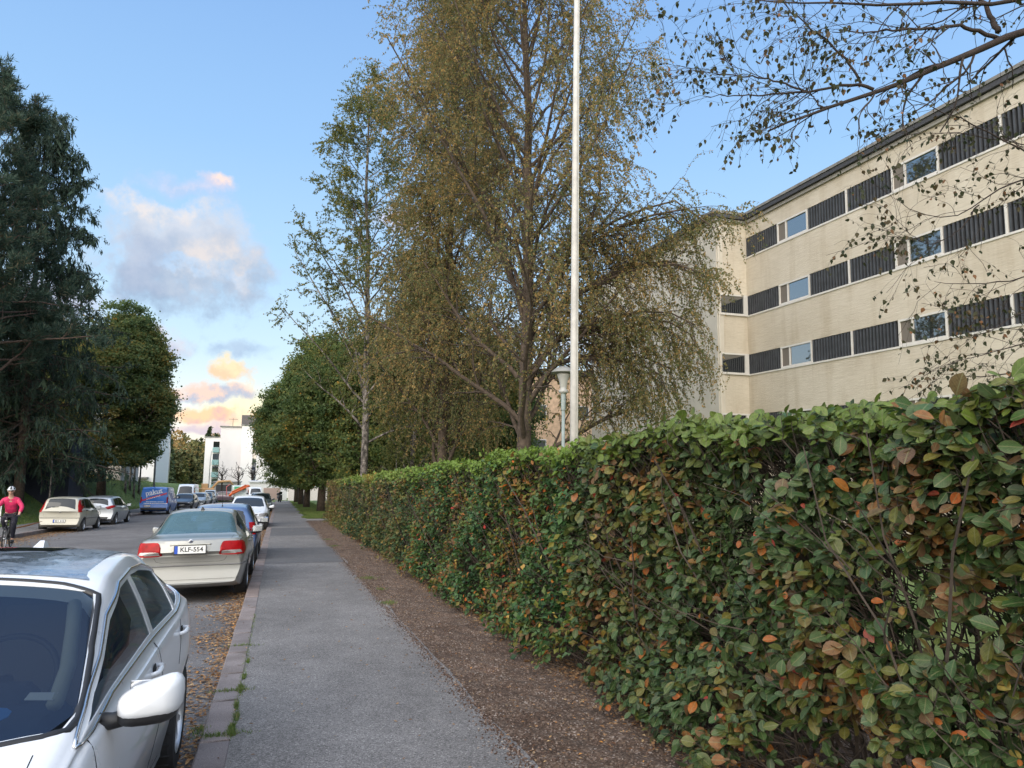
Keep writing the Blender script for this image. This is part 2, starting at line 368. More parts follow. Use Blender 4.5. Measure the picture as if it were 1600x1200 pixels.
# ------------------------------------------------------------------ ground
rng=RS(3)
def sheet(name,mat,x0,x1,y0,y1,dz,nx=2,ny=60,zf=None,jit=None,log=False):
    ys=np.linspace(y0,y1,ny) if not log else y0+(y1-y0)*(np.linspace(0,1,ny)**2)
    xs=np.linspace(0,1,nx)
    X=np.zeros((ny,nx));Y=np.repeat(ys[:,None],nx,1)
    a=np.full(ny,float(x0)); b=np.full(ny,float(x1))
    if jit is not None: a=a+jit[0]*smoothn(ny,rng,3)*1.; b=b+jit[1]*smoothn(ny,rng,3)
    X=a[:,None]+(b-a)[:,None]*xs[None]
    Z=G(Y)+dz
    if zf is not None: Z=Z+zf(X,Y)
    m=MB(); m.quadgrid(X,Y,Z); o=m.obj(name,mat,smooth=True); return struct(o)
def smoothn(n,r,k=3):
    v=r.uniform(-1,1,n)
    for _ in range(k): v=np.convolve(np.pad(v,1,'edge'),[.25,.5,.25],'valid')
    return v*1.8
def camber(X,Y): return .075-.018*np.abs(X+4.8)
# terrain: one sheet to the horizon, dipping under the street, bank on the left
def bank(X,Y):
    q=np.clip((Y-40)/18.,0,1); q=q*q*(3-2*q)
    t=np.clip((-11.8-X)/(5.5-2.7*q),0,1); t=t*t*(3-2*t)
    f=np.clip((Y-15)/20,0,1)
    return (1.2+1.4*q)*t*f
xs=np.concatenate([[-1500,-600,-300,-150,-80,-50,-35,-28],np.linspace(-24,-12.1,22),[-11.74,-11.66,-9,-4,0,4.0,4.08,5,6,9,14,20,30,50,90,200,600,1500]])
ys=np.concatenate([[-60,-30,-15],np.linspace(-8,170,90),[200,260,400,800,1500,2500]])
Y,X=np.meshgrid(ys,xs,indexing='ij')
Z=G(Y)-.02+bank(X,Y)
Z=np.where((X>-11.7)&(X<4.04)&(Y<112),G(Y)-.35,Z)
hills=np.clip((np.hypot(X,Y)-500)/1200,0,1)*18; Z=Z+hills
m=MB(); m.quadgrid(X,Y,Z); struct(m.obj('ground',M['lawn'],smooth=True))
sheet('road',M['road'],-9.25,-.43,-8,175,-.14,nx=24,ny=140,zf=camber)
# cross street at the far end
m=MB(); m.quadgrid(*[q for q in (lambda a,b:(a,b,G(b)-.12))(*np.meshgrid(np.linspace(-60,30,20),np.linspace(100,108,3)))]); 
def rough_edge(ny):
    return 0
PW=sheet('pavement',M['walk'],-.235,1.55,-8,112,0,nx=10,ny=500,jit=(0,.04))
sheet('asphalt_patch',M['patch'],-.232,1.50,17.2,21.7,.005,nx=8,ny=20,jit=(0,.02))
sheet('asphalt_patch',M['patch'],-.232,1.50,27.5,33.,.005,nx=8,ny=20,jit=(0,.02))
def bumps(X,Y):
    return .012*np.sin(X*7+Y*1.3)*np.sin(Y*5.1)+.01*np.sin(X*17+Y*11)+rng.normal(0,.004,X.shape)-.02*np.clip((X-1.45)/.3,0,1)*0
sheet('soil_strip',M['soil'],1.40,4.1,-8,42.5,-.022,nx=70,ny=900,zf=bumps)
sheet('gravel_apron',simple('pale_gravel',(.22,.2,.18),.95,var=.3,vs=10,bs=.6),1.45,2.9,40.5,43.2,-.004,nx=6,ny=10,jit=(.1,.1))
sheet('left_pavement',M['walk'],-11.72,-9.45,-8,160,0,nx=8,ny=120)
# kerbs of single granite stones
def kerb(x0,x1,y0,y1,top=.006,seed=1):
    r=RS(seed); m=MB(); y=y0
    while y<y1:
        L=r.uniform(.86,1.05) if y<60 else 2.
        j=r.uniform(-.008,.008,2); b=.012
        za=G(y)+top+j[0]*.6; zb=G(y+L)+top+j[0]*.6
        xa,xb=x0+j[1],x1+j[1]*.5
        g=.009
        P=[];
        for yy,z in ((y+g,za),(y+L-g,zb)):
            e=b if yy<y+L/2 else -b
            P+=[(xa,yy,z-.3),(xa,yy,z-b),(xa+b,yy+e,z),(xb-b,yy+e,z),(xb,yy,z-b),(xb,yy,z-.3)]
        F=[(i,i+1,i+7,i+6) for i in range(5)]+[(0,1,2,3,4,5),(11,10,9,8,7,6)]
        m.add(P,F,r.uniform(0,1)); y+=L
    return m
struct(kerb(-.43,-.23,-8,112).obj('kerb',M['granite'],attr=True))
struct(kerb(-9.45,-9.25,-8,160,seed=5).obj('kerb',M['granite'],attr=True))
# fallen leaves -----------------------------------------------------------
def leaves_flat(P,size,r,curl=.25):
    """small curled blades lying about, 5 verts each"""
    n=len(P); a=r.uniform(0,2*PI,n); L=size*r.uniform(.6,1.3,n); Wd=L*r.uniform(.35,.6,n)
    t1=r.normal(0,.35,n); t2=r.normal(0,.35,n)
    d=np.stack([np.cos(a),np.sin(a),t1*.6],-1); d/=np.linalg.norm(d,axis=1)[:,None]
    s=np.stack([-np.sin(a),np.cos(a),t2*.6],-1); s/=np.linalg.norm(s,axis=1)[:,None]
    up=np.array([0,0,1.])
    c=curl*L*r.uniform(0,1,n)
    V=np.stack([P-d*L[:,None]/2,P+s*Wd[:,None]/2+up*c[:,None],P+d*L[:,None]/2+up*(c*.3)[:,None],P-s*Wd[:,None]/2+up*c[:,None]],1)
    V[:,:,2]=np.maximum(V[:,:,2],P[:,None,2]-.002)
    i=np.arange(n)[:,None]*4
    F=np.concatenate([i+np.array([[0,1,2]]),i+np.array([[0,2,3]])],0)
    rn=r.uniform(0,1,n); return V.reshape(-1,3),F,np.concatenate([rn,rn])
r=RS(11)
def zroad(x,y): return G(y)-.14+.075-.018*np.abs(x+4.8)
ml=MB()
# gutter drift by the kerb
n=26000; y=3+ (r.uniform(0,1,n)**1.5)*75
cl=.5+.5*np.sin(y*2.1+np.sin(y*.7)*2); cl=cl*(.4+.6*(np.sin(y*5.3)>-.3)); keep=r.uniform(0,1,n)<.25+.75*cl; y=y[keep]; cl=cl[keep]
wd=.10+.30*cl*r.uniform(.5,1,len(y))+.10*(y<8)
x=-.445-np.abs(r.normal(0,1,len(y)))*wd
k=(x>-1.6)
x,y,wd=x[k],y[k],wd[k]
z=zroad(x,y)+.006+.05*np.exp(-((x+.44)/.14)**2)*r.uniform(0,1,len(x))
V,F,A=leaves_flat(np.stack([x,y,z],-1),.046,r); ml.add(V,F,A)
# thin scatter over the road near kerb
n=3500; y=3+(r.uniform(0,1,n)**1.3)*40; x=-.45-r.uniform(0,1,n)**1.6*2.6; z=zroad(x,y)+.006
V,F,A=leaves_flat(np.stack([x,y,z],-1),.034,r); ml.add(V,F,A*.8)
# left kerb drift
n=9000; y=16+r.uniform(0,1,n)**1.2*22; x=-9.2+np.abs(r.normal(0,1,n))*(.9-.02*(y-16)); z=zroad(x,y)+.01
V,F,A=leaves_flat(np.stack([x,y,z],-1),.055,r); ml.add(V,F,A)
# hedge foot drift and soil strip
n=16000; y=2+(r.uniform(0,1,n)**1.3)*38; x=2.78-np.abs(r.normal(0,1,n))*.20+(r.uniform(0,1,n)<.3)*r.uniform(0,.6,n); z=G(y)-.006+r.uniform(0,.03,n)
V,F,A=leaves_flat(np.stack([x,y,z],-1),.036,r); ml.add(V,F,A)
n=3200; y=2+(r.uniform(0,1,n)**1.2)*36; x=r.uniform(1.5,2.7,n); z=G(y)+.004
V,F,A=leaves_flat(np.stack([x,y,z],-1),.026,r); ml.add(V,F,A)
# few on the pavement
n=330; y=2.8+(r.uniform(0,1,n)**1.2)*30; x=r.uniform(-.4,1.5,n); z=G(y)+.008
V,F,A=leaves_flat(np.stack([x,y,z],-1),.034,r); ml.add(V,F,A)
mc=MB(); n=26000; y=2.+(r.uniform(0,1,n)**1.5)*38; x=1.53+np.abs(r.normal(0,1,n))*.55*(r.uniform(0,1,n)<.6)-r.exponential(.05,n); k=(x>1.15)&(x<2.7); x,y=x[k],y[k]; n=len(x)
sz=r.uniform(.003,.012,n)[:,None,None]; base=np.stack([x,y,G(y)+.002],-1)[:,None]
V=base+sz*(np.array([(1,0,0),(-.5,.8,0),(-.5,-.8,0),(0,0,.9)])[None]*r.uniform(.5,1.3,(n,4,3))); i=np.arange(n)[:,None]*4
mc.add(V.reshape(-1,3),np.concatenate([i+np.array([[0,1,3]]),i+np.array([[1,2,3]]),i+np.array([[2,0,3]])]),np.tile(r.uniform(0,1,n),3))
tag(mc.obj('soil_crumbs',leafmat('soil_crumbs',[(0,(.05,.03,.022)),(.6,(.12,.075,.055)),(.9,(.26,.2,.17)),(1,(.4,.36,.32))],.9,.0),attr=True),'reddish soil crumbs and grit along the pavement edge','grit',kind='stuff')
o=ml.obj('leaf_litter',M['litter'],attr=True); tag(o,'dry brown leaves drifted along the kerb, soil strip and hedge foot','fallen leaves',kind='stuff')
# grass ------------------------------------------------------------------
def blades(P,h,r,wd=.006,lean=.5):
    n=len(P); a=r.uniform(0,2*PI,n); H=h*r.uniform(.5,1.4,n)
    s=np.stack([np.cos(a),np.sin(a),0*a],-1)*(wd*r.uniform(.7,1.4,n))[:,None]
    l=np.stack([r.normal(0,lean,n),r.normal(0,lean,n),np.ones(n)],-1); l/=np.linalg.norm(l,axis=1)[:,None]
    V=np.stack([P-s,P+s,P+l*H[:,None]],1); F=np.arange(3*n).reshape(n,3); return V.reshape(-1,3),F,r.uniform(0,1,n)
mg=MB()
tufts=[(-.30,5.42,.13,260),(-.24,5.5,.07,240),(-.22,5.8,.05,120),(-.24,6.1,.05,120),(-.3,6.55,.12,240),(-.23,6.6,.07,200),(-.22,7.0,.05,100),(-.30,8.35,.10,160),(-.45,5.55,.05,120),(-.21,7.6,.04,80),(1.6,10.8,.09,250),(1.66,13.9,.12,300),(1.7,12.3,.06,100),(1.62,22,.12,200),(1.62,25,.12,200)]
for (tx,ty,tr,n) in tufts:
    x=tx+r.normal(0,tr*(.7 if tx>0 or tx<-.27 else .15),n); y=ty+r.normal(0,.022 if -.4<tx<-.27 else tr,n)
    V,F,A=blades(np.stack([x,y,G(y)+.0],-1),.035,r,.003,.8); mg.add(V,F,A)
V,F,A=blades(np.stack([-.235+r.normal(0,.012,700),(yy:=5.4+r.uniform(0,1,700)**1.7*5),G(yy)],-1),.02,r,.003,.8); mg.add(V,F,A)
tag(mg.obj('grass_tufts',M['blade'],attr=True),'small grass tufts in the kerb joints and pavement edge','grass',kind='stuff')
mg=MB()
n=60000; y=43+(r.uniform(0,1,n)**1.6)*60; x=1.62+r.uniform(0,1,n)*2.2+.25*np.sin(y*.8)
V,F,A=blades(np.stack([x,y,G(y)-.02],-1),.09,r,.014,.5); mg.add(V,F,A)
n=60000; y=24+(r.uniform(0,1,n)**1.2)*70; x=-11.75-(r.uniform(0,1,n)**1.3)*12
V,F,A=blades(np.stack([x,y,G(y)-.02+bank(x,y)],-1),.10,r,.018,.5); mg.add(V,F,A)
tag(mg.obj('lawn_grass',M['blade'],attr=True),'short green lawn grass on the verges beside both pavements','grass',kind='stuff')
# ------------------------------------------------------------------ buildings
def wallmat():
    m,nt,b=newmat('cream_render'); v=coord(nt)
    w1=coord(nt,(1,.35,9.)); n=noise(nt,w1,3.2,7,.72,.6)
    n2=noise(nt,v,.35,5,.6); n3=noise(nt,coord(nt,(1,1.,.12)),1.6,4,.6)
    r=ramp(nt,n.outputs['Fac'],[(.25,(.47,.425,.36)),(.5,(.585,.54,.465)),(.75,(.65,.61,.54))])
    s=ramp(nt,n2.outputs['Fac'],[(.3,(.90,.86,.80)),(.7,(1.08,1.07,1.05))]); c=mix(nt,1.,r.outputs['Color'],s.outputs['Color'],'MULTIPLY')
    s=ramp(nt,n3.outputs['Fac'],[(.34,(.90,.88,.85)),(.5,(1,1,1))]); c=mix(nt,1.,c,s.outputs['Color'],'MULTIPLY')
    nt.links.new(c,b.inputs['Base Color']); b.inputs['Roughness'].default_value=.9; b.inputs['Specular IOR Level'].default_value=.15
    n4=noise(nt,coord(nt,(1,.5,4)),9.,6,.75,.5); bump(nt,n4.outputs['Fac'],b,.9,.03); return m
M['wall']=wallmat()
M['wall2']=simple('pale_grey_render',(.58,.535,.46),.9,var=.10,vs=.8,bs=.5,bscale=8)
M['slat']=simple('dark_slat',(.055,.06,.07),.6,var=.25,vs=3)
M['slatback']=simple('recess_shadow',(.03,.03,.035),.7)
M['frame']=simple('white_window_frame',(.62,.60,.57),.5,var=.06)
M['roofedge']=simple('grey_roof_edge',(.20,.195,.185),.7,var=.25,vs=2.5)
M['glassb']=glassmat('window_glass',(.02,.024,.028),1.,.02)
_b=M['glassb'].node_tree.nodes['Principled BSDF']; _b.inputs['IOR'].default_value=2.2; _b.inputs['Specular IOR Level'].default_value=1.; _b.inputs['Coat Weight'].default_value=1.
M['blind']=simple('grey_blind',(.16,.14,.12),.8)
M['curtain']=simple('pale_curtain',(.5,.48,.44),.8,var=.2,vs=4)
BR=math.atan2(.01447,.9999)
apt=thing('apartment_building','long cream apartment block with ribbon windows and dark slats behind the hedge','building',(21.3,29,0),(0,0,-BR))
# local frame: y along the street, x away from it. main wing y -40..0 at x=0, projecting block x=-1.64.. y 0..15
z0=-4.; top=13.62
bands=[(11.78,12.74),(8.88,9.84),(6.01,6.97),(3.12,4.08)]
# wall of main wing as strips between bands
m=MB()
zz=[z0]+[q for bnd in reversed(bands) for q in bnd]+[13.45]
for i in range(0,len(zz),2): m.box(0,12,-42,0,zz[i],zz[i+1])
for i in range(1,len(zz)-1,2): m.box(.35,12,-42,0,zz[i]-.001,zz[i+1]+.001)
m.obj('wall',M['wall'],apt)
# projecting block: street face x=-1.64, return face y=0
m=MB(); m.box(-1.34,12,0.004,15,z0,13.45)
m.obj('block_wall',M['wall'],apt)
m=MB(); m.box(-1.70,-1.345,-.03,15.02,z0,13.45); 
m.obj('end_wall',M['wall2'],apt)
# roof edge: fascia, flashing and soffit
m=MB()
def edge(x0,x1,y0,y1):
    m.box(x0,x1,y0,y1,13.45,13.62,mi=0); 
m.box(-.10,12,-42,-.10,13.455,13.60,mi=1); m.box(-.22,12,-42,-.22,13.62,13.80,mi=0); m.box(-.26,12,-42,-.26,13.81,13.93,mi=2)
m.box(-1.80,12,-.098,15.1,13.455,13.60,mi=1); m.box(-1.92,12,-.218,15.22,13.62,13.80,mi=0); m.box(-1.96,12,-.258,15.26,13.81,13.93,mi=2)
m.obj('roof',[simple('dark_fascia',(.05,.05,.055),.6),simple('soffit_trim',(.30,.29,.27),.7,var=.15),M['roofedge']],apt)
m=MB(); 
for x,y in ((2.2,-6.1),):
    m.box(x,x+1.2,y,y+1.5,13.9,15.15)
ch=m.obj('chimney',simple('pale_brick',(.50,.47,.44),.85,var=.12,vs=6,bs=.4,bscale=20),apt)
# window strips. y positions are distances from the corner
period=6.62
def strip(i,zb,zt):
    f=MB(); sl=MB(); bk=MB(); wins=[]
    f.box(-.035,.05,-42,-.0,zb-.075,zb-.002)                    # sill line
    y=0.; first=True; seq=[]
    seq.append(('s',0,2.38)); y=2.38
    while y<40:
        seq.append(('w',y,y+2.03)); y+=2.03
        seq.append(('s',y,y+4.55)); y+=4.55
    for k,a,b_ in seq:
        if k=='s':
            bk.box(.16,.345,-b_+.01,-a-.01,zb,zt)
            n=int((b_-a)/.165); sl=MB()
            for j in range(n):
                yy=-a-.08-j*(b_-a-.1)/n
                sl.box(.0,.085,yy-.045,yy+.02,zb+.015,zt-.015)
            sl.obj('slat_screen',M['slat'],apt)
            if b_-a>4: f.box(-.01,.10,-(a+b_)/2-.04,-(a+b_)/2+.04,zb,zt)
        else: wins.append((-b_,-a))
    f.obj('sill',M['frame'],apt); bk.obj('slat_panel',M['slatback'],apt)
    for j,(a,b_) in enumerate(wins):
        w_=MB(); t=.075
        w_.box(-.005,.12,a,a+t,zb,zt);w_.box(-.005,.12,b_-t,b_,zb,zt);w_.box(-.004,.12,a+t,b_-t,zb,zb+t);w_.box(-.004,.12,a+t,b_-t,zt-t,zt)
        w_.box(.01,.11,b_-.62,b_-.56,zb+t,zt-t)
        wo=w_.obj('window',M['frame'],apt)
        g=MB(); g.box(.055,.065,a+t,b_-.62,zb+t,zt-t); g.obj('pane',M['glassb'],wo)
        g=MB(); g.box(.05,.062,b_-.56,b_-t,zb+t,zt-t); g.obj('sash',M['blind'],wo)
for i,(zb,zt) in enumerate(bands): strip(i,zb,zt)
# return face windows (bands 2..4)
for zb,zt in bands[1:]:
    a,b_=-1.60,-.03; t=.08; w_=MB()
    w_.box(a,a+t,-.10,.0,zb-.05,zt+.02);w_.box(b_-.22,b_,-.10,.0,zb-.05,zt+.02);w_.box(a+t,b_-.22,-.099,.0,zb-.05,zb+.05);w_.box(a+t,b_-.22,-.099,.0,zt-.06,zt+.02)
    wo=w_.obj('window',M['frame'],apt)
    g=MB(); g.box(a+t,b_-.22,-.05,-.04,zb+.05,zt-.06); g.obj('pane',M['glassb'],wo)
# downpipe on the block corner
m=MB(); m.tube([(-1.62,-.10,z0),(-1.62,-.10,13.4)],.045,8); m.obj('downpipe',M['wall2'],apt)
# low orange brick house beyond
bm_=MB(); h=thing('brick_house','low orange brick house with dark roof glimpsed under the birch crown','building',(24.2,58,-2.3))
bm_.box(-6,8,-.0,14,-2,11.6); bm_.obj('wall',simple('orange_brick',(.58,.40,.27),.85,var=.22,vs=3,bs=.4),h)
bm_=MB(); bm_.box(-6.4,8.4,-.4,14.4,11.65,12.1); bm_.obj('roof',M['slat'],h)
for x in (-4,0,4):
    for z in (3,6,9):
        bm_=MB(); bm_.box(x,x+1.6,-.05,.0,z-1.2,z); wo=bm_.obj('window',M['frame'],h); bm_=MB(); bm_.box(x+.08,x+1.52,-.07,-.055,z-1.12,z-.08); bm_.obj('pane',M['glassb'],wo)

# far white apartment block across the end of the street
M['fw']=simple('white_render_far',(.80,.77,.75),.85,var=.04,vs=.5)
M['fw2']=simple('warm_white_render_far',(.70,.66,.65),.85,var=.04,vs=.5)
M['teal']=simple('teal_balcony_glass',(.24,.40,.40),.25)
far=thing('apartment_building','white five storey block with a balcony tower and dark stair strip at the street end','building',(-11.3,150,-5.8))
m=MB(); m.box(0.,3.9,0,12,0,13.75); m.obj('wall',M['fw2'],far)
m=MB(); m.box(3.904,20,-.6,12,0,14.1); m.obj('front_wall',M['fw'],far)
m=MB(); m.box(-2.8,-.004,1.2,12,0,11.7); m.obj('side_wall',M['fw'],far)
m=MB(); m.box(-.2,4.2,-.3,12.1,13.76,13.95); m.box(3.7,20,-.8,12.1,14.11,14.3); m.box(-3,-.01,1.,12,11.71,11.85); m.obj('roof',M['roofedge'],far)
m=MB(); m.box(3.6,9,2,10,14.31,16.3); m.obj('penthouse',simple('dark_metal_cladding',(.10,.09,.09),.7,var=.2),far)
m=MB(); m.tube([(2,2,14),(2,2,15.6)],.04,5); m.tube([(1.2,2,15.4),(2.9,2,15.4)],.03,4); m.obj('antenna',M['black'],far)
for k in range(1):
    m=MB(); m.box(6.05,6.75,-.66,-.604,1.2,12.6); so_=m.obj('stair_window',M['glassb'],far)
    for z in np.arange(1.2,12.4,2.7):
        q=MB(); q.box(6.,6.8,-.70,-.665,z-.08,z+.25); q.obj('spandrel',M['slat'],so_)
for z in (1.6,4.,6.4,8.8):
    m=MB(); m.box(-1.35,-.15,.55,1.2,z,z+.95); bo=m.obj('balcony',M['teal'],far)
    m=MB(); m.box(-1.3,-.2,1.14,1.19,z+1.,z+2.1); m.obj('window',M['glassb'],bo)
for (x,z) in [(11,3),(11,6),(11,9),(14.5,3),(14.5,6),(14.5,9)]:
    m=MB(); m.box(x,x+1.5,-.66,-.604,z,z+1.5); m.obj('window',M['glassb'],far)
# dark garage entrance in front
g=thing('garage','flat roofed shed with a dark gate below the white block','garage',(-11.2,138,-5.5))
m=MB(); m.box(0,4.4,.1,5,0,3.0); m.obj('wall',simple('pale_concrete',(.5,.49,.47),.9,var=.1),g)
m=MB(); m.box(.5,3.1,.02,.096,.1,2.65); m.obj('gate',simple('dark_gate',(.06,.06,.065),.7),g)
m=MB(); m.box(-.2,4.6,-.2,5.1,3.01,3.15); m.obj('roof',M['roofedge'],g)
# white garage row behind the parked cars
g=thing('garage','long low white garage with a brownish roller door beyond the parked cars','garage',(-4.4,119,-4.62))
m=MB(); m.box(0,5.6,0,4,0,2.75); m.obj('wall',simple('grey_white_render',(.62,.62,.62),.85,var=.08),g)
m=MB(); m.box(2.1,4.6,-.07,-.002,.1,1.9); m.obj('door',simple('brown_roller_door',(.34,.25,.22),.7),g)
m=MB(); m.box(-.2,5.8,-.25,4.1,2.76,2.95); m.obj('roof',simple('light_roof_edge',(.55,.56,.57),.6),g)
g=tag(MB().box(1.35,8,116,116.3,-4.7,-2.6).box(1.3,8.05,115.95,116.35,-2.595,-2.5).obj('wall',simple('pinkish_white_wall',(.66,.60,.57),.9,var=.08)),'plain pinkish white yard wall at the end of the right pavement','wall')
# white building on the left, behind blue van
g=thing('apartment_building','pale blue white building behind the blue van, left side of street','building',(-21.0,120,-4.9))
m=MB(); m.box(-12,3.,0,14,-1,12.6); m.obj('wall',simple('cool_white_render',(.72,.71,.71),.85,var=.05),g)
m=MB(); m.box(-12.2,3.2,-.2,14.2,12.61,12.8); m.obj('roof',M['roofedge'],g)
m=MB(); m.box(-5.2,2.2,-1.6,-.002,3.6,3.8); m.obj('canopy',M['roofedge'],g)
m=MB(); m.box(-1.3,-.4,-.06,-.002,.4,2.6); m.obj('door',simple('grey_door',(.3,.31,.33),.6),g)
for x in (-9,-5,-1.6):
    for z in (5,8,11):
        m=MB(); m.box(x,x+1.4,-.05,-.002,z,z+1.3); m.obj('window',M['glassb'],g)
# grey house on the lawn rise
g=thing('house','low grey rendered house with a dark framed window above the lawn bank','house',(-23.5,76,-.9))
m=MB(); m.box(0,9.2,0,9,-1,5.9); m.obj('wall',simple('warm_grey_render',(.50,.46,.43),.9,var=.08),g)
m=MB(); m.box(-.3,9.5,-.3,9.3,5.91,6.2); m.obj('roof',M['slat'],g)
for x in (1.,5.0):
    m=MB(); m.box(x,x+1.9,-.06,-.002,.75,2.1); wo=m.obj('window',M['slat'],g)
    m=MB(); m.box(x+.22,x+1.75,-.075,-.062,.88,1.97); m.obj('pane',simple('sky_lit_blind',(.55,.6,.66),.3),wo)
# dark shed by the road
g=thing('shed','dark blue utility shed with a small notice under the spruce','shed',(-17.6,50,0.35))
m=MB(); m.box(0,5.4,0,4,-2.2,2.4); m.obj('wall',simple('dark_blue_boards',(.016,.020,.035),.8,var=.2,vs=3),g)
m=MB(); m.box(-.2,5.6,-.2,4.2,2.41,2.55); m.obj('roof',M['slat'],g)
m=MB(); m.box(3.9,4.45,-.04,-.002,.95,1.3); m.obj('notice',simple('worn_notice',(.3,.26,.2),.7,var=.4,vs=30),g)
m=MB(); m.box(.7,1.7,-.05,-.002,-1.8,.5); m.obj('door',simple('dark_door',(.03,.03,.04),.6),g)

# flagpole
fp=thing('flagpole','tall white flagpole standing behind the hedge','flagpole',(4.63,11,float(G(11))))
m=MB(); m.tube([(0,0,0),(0.0,0,4),(.02,0,8),(.05,0,12.5)],[.074,.067,.057,.044],20,True)
wp=M['white_m']
m.obj('pole',simple('weathered_white_paint',(.45,.435,.41),.5,var=.14,vs=7,bs=.2,bscale=30),fp,smooth=True)
m=MB(); m.tube([(.0,-.095,.5),(.03,-.10,6),(.05,-.075,12)],.006,5); m.obj('halyard',simple('rope',(.5,.48,.42),.9),fp)
m=MB(); m.box(-.14,.14,-.2,-.09,0,.9); m.obj('base_bracket',M['rim'],fp)
m=MB(); m.ell((.05,0,12.6),(.09,.09,.09)); m.obj('finial',M['chrome'],fp,smooth=True)
# park lamp
lp=thing('street_lamp','grey park lamp with a wide mushroom hood beside the flagpole','lamp',(6.45,16,float(G(16))))
m=MB(); m.tube([(0,0,0),(0,0,3.95)],.042,14); m.lathe([(.058,3.55),(.058,3.95),(.05,3.97)],14); m.obj('post',simple('grey_green_post',(.22,.26,.25),.5,var=.15),lp,smooth=True)
m=MB(); m.lathe([(.02,4.62),(.08,4.61),(.20,4.56),(.29,4.48),(.295,4.465),(.27,4.455),(.1,4.44),(.02,4.44)],28); m.obj('lamp_hood',simple('grey_hood',(.25,.25,.24),.5,var=.12),lp,smooth=True)
m=MB(); m.lathe([(.05,3.95),(.11,3.97),(.115,4.03),(.075,4.06),(.08,4.1),(.105,4.26),(.15,4.38),(.16,4.43),(.02,4.44)],24); m.obj('diffuser',simple('grey_diffuser',(.36,.36,.34),.35),lp,smooth=True)
# ------------------------------------------------------------------ vegetation
def nrm(v): return v/(np.linalg.norm(v,axis=-1,keepdims=True)+1e-12)
def gz(x,y,base):
    return float(G(y))+(float(bank(np.array(x),np.array(y)))-.12 if x<-11.8 and y<110 else base)
def interp(P,t):
    """P (m,k,3), t (m,n) -> points, tangents (m,n,3)"""
    m,k,_=P.shape; x=t*(k-1); i=np.clip(x.astype(int),0,k-2); f=(x-i)[...,None]
    a=np.take_along_axis(P,i[...,None].repeat(3,-1),1); b=np.take_along_axis(P,(i+1)[...,None].repeat(3,-1),1)
    return a+(b-a)*f, nrm(b-a)
def interpR(R,t):
    m,k=R.shape; x=t*(k-1); i=np.clip(x.astype(int),0,k-2); f=x-i
    a=np.take_along_axis(R,i,1); b=np.take_along_axis(R,i+1,1); return a+(b-a)*f
def grow(P,R,n,t0,t1,Lf,ang,k,r,grav=0.,wob=.1,rr=.55,tip=.25,up=0.,minr=.003,azim=None):
    m=len(P); t=t0+(t1-t0)*(np.arange(n)[None]+r.uniform(0,1,(m,n)))/n
    p,T=interp(P,t); rad=interpR(R,t)*rr
    ref=nrm(r.normal(0,1,(m,n,3))); side=nrm(ref-T*(ref*T).sum(-1,keepdims=True))
    if azim is not None:
        a=azim*np.arange(n)[None]+r.uniform(0,2*PI,(m,1))+r.normal(0,.3,(m,n)); side=np.stack([np.cos(a),np.sin(a),0*a],-1); side=nrm(side-T*(side*T).sum(-1,keepdims=True))
    A=ang*r.uniform(.75,1.25,(m,n))[...,None]
    d=nrm(T*np.cos(A)+side*np.sin(A)+np.array([0,0,up]))
    L=Lf(t,p)*r.uniform(.7,1.25,(m,n))
    pts=[p]; step=(L/(k-1))[...,None]; cur=p
    for j in range(1,k):
        d=nrm(d+np.array([0,0,grav])/(k-1)+r.normal(0,wob,(m,n,3)))
        cur=cur+d*step; pts.append(cur)
    P2=np.stack(pts,2).reshape(m*n,k,3)
    R2=np.maximum((rad[...,None]*np.linspace(1,tip,k)).reshape(m*n,k),minr)
    return P2,R2,L.reshape(-1)
def leafquads(P,T,size,r,asp=.62,droop=.6,fold=.15,jit=.0):
    """P positions (n,3), each leaf: folded diamond hanging from P. returns V,F,n"""
    n=len(P); P=P+r.normal(0,jit,(n,3)) if jit else P
    d=nrm(r.normal(0,1,(n,3))+np.array([0,0,-droop*1.6])+T*.4)
    s=nrm(np.cross(d,nrm(r.normal(0,1,(n,3))))); nn=np.cross(d,s)
    L=(size*r.uniform(.6,1.3,n))[:,None]; W=L*asp*.5
    V=np.stack([P,P+d*L*.42+s*W+nn*L*fold,P+d*L,P+d*L*.42-s*W+nn*L*fold],1).reshape(-1,3)
    i=np.arange(n)[:,None]*4
    F=np.concatenate([i+np.array([[0,1,2]]),i+np.array([[0,2,3]])],0)
    return V,F
def onleaf(P,n,r,t0=.15,t1=1.):
    m=len(P); t=r.uniform(t0,t1,(m,n)); p,T=interp(P,t); return p.reshape(-1,3),T.reshape(-1,3)
def addleaves(mb,P,T,size,r,rnd=None,**k):
    V,F=leafquads(P,T,size,r,**k); a=r.uniform(0,1,len(P)) if rnd is None else rnd
    mb.add(V,F,np.concatenate([a,a]))
def trunkline(H,r,lean=(0,0),k=14,wob=.12):
    z=np.linspace(0,H,k); q=np.cumsum(r.normal(0,wob,(k,2)),0)*np.linspace(0,1,k)[:,None]
    return np.stack([q[:,0]+lean[0]*z/H,q[:,1]+lean[1]*z/H,z],-1)[None]
birch_bark=None
def birchbark():
    m,nt,b=newmat('birch_bark'); v=coord(nt,(1,1,.5)); n=noise(nt,v,7.,6,.7,.4); n2=noise(nt,coord(nt,(1,1,3.)),10.,5,.7)
    r=ramp(nt,n.outputs['Fac'],[(.38,(.03,.028,.026)),(.5,(.12,.105,.095)),(.62,(.30,.27,.25))]); s=ramp(nt,n2.outputs['Fac'],[(.36,(.3,.28,.27)),(.46,(1,1,1))])
    c=mix(nt,1.,r.outputs['Color'],s.outputs['Color'],'MULTIPLY'); nt.links.new(c,b.inputs['Base Color']); b.inputs['Roughness'].default_value=.9; bump(nt,n.outputs['Fac'],b,.6,.02); return m
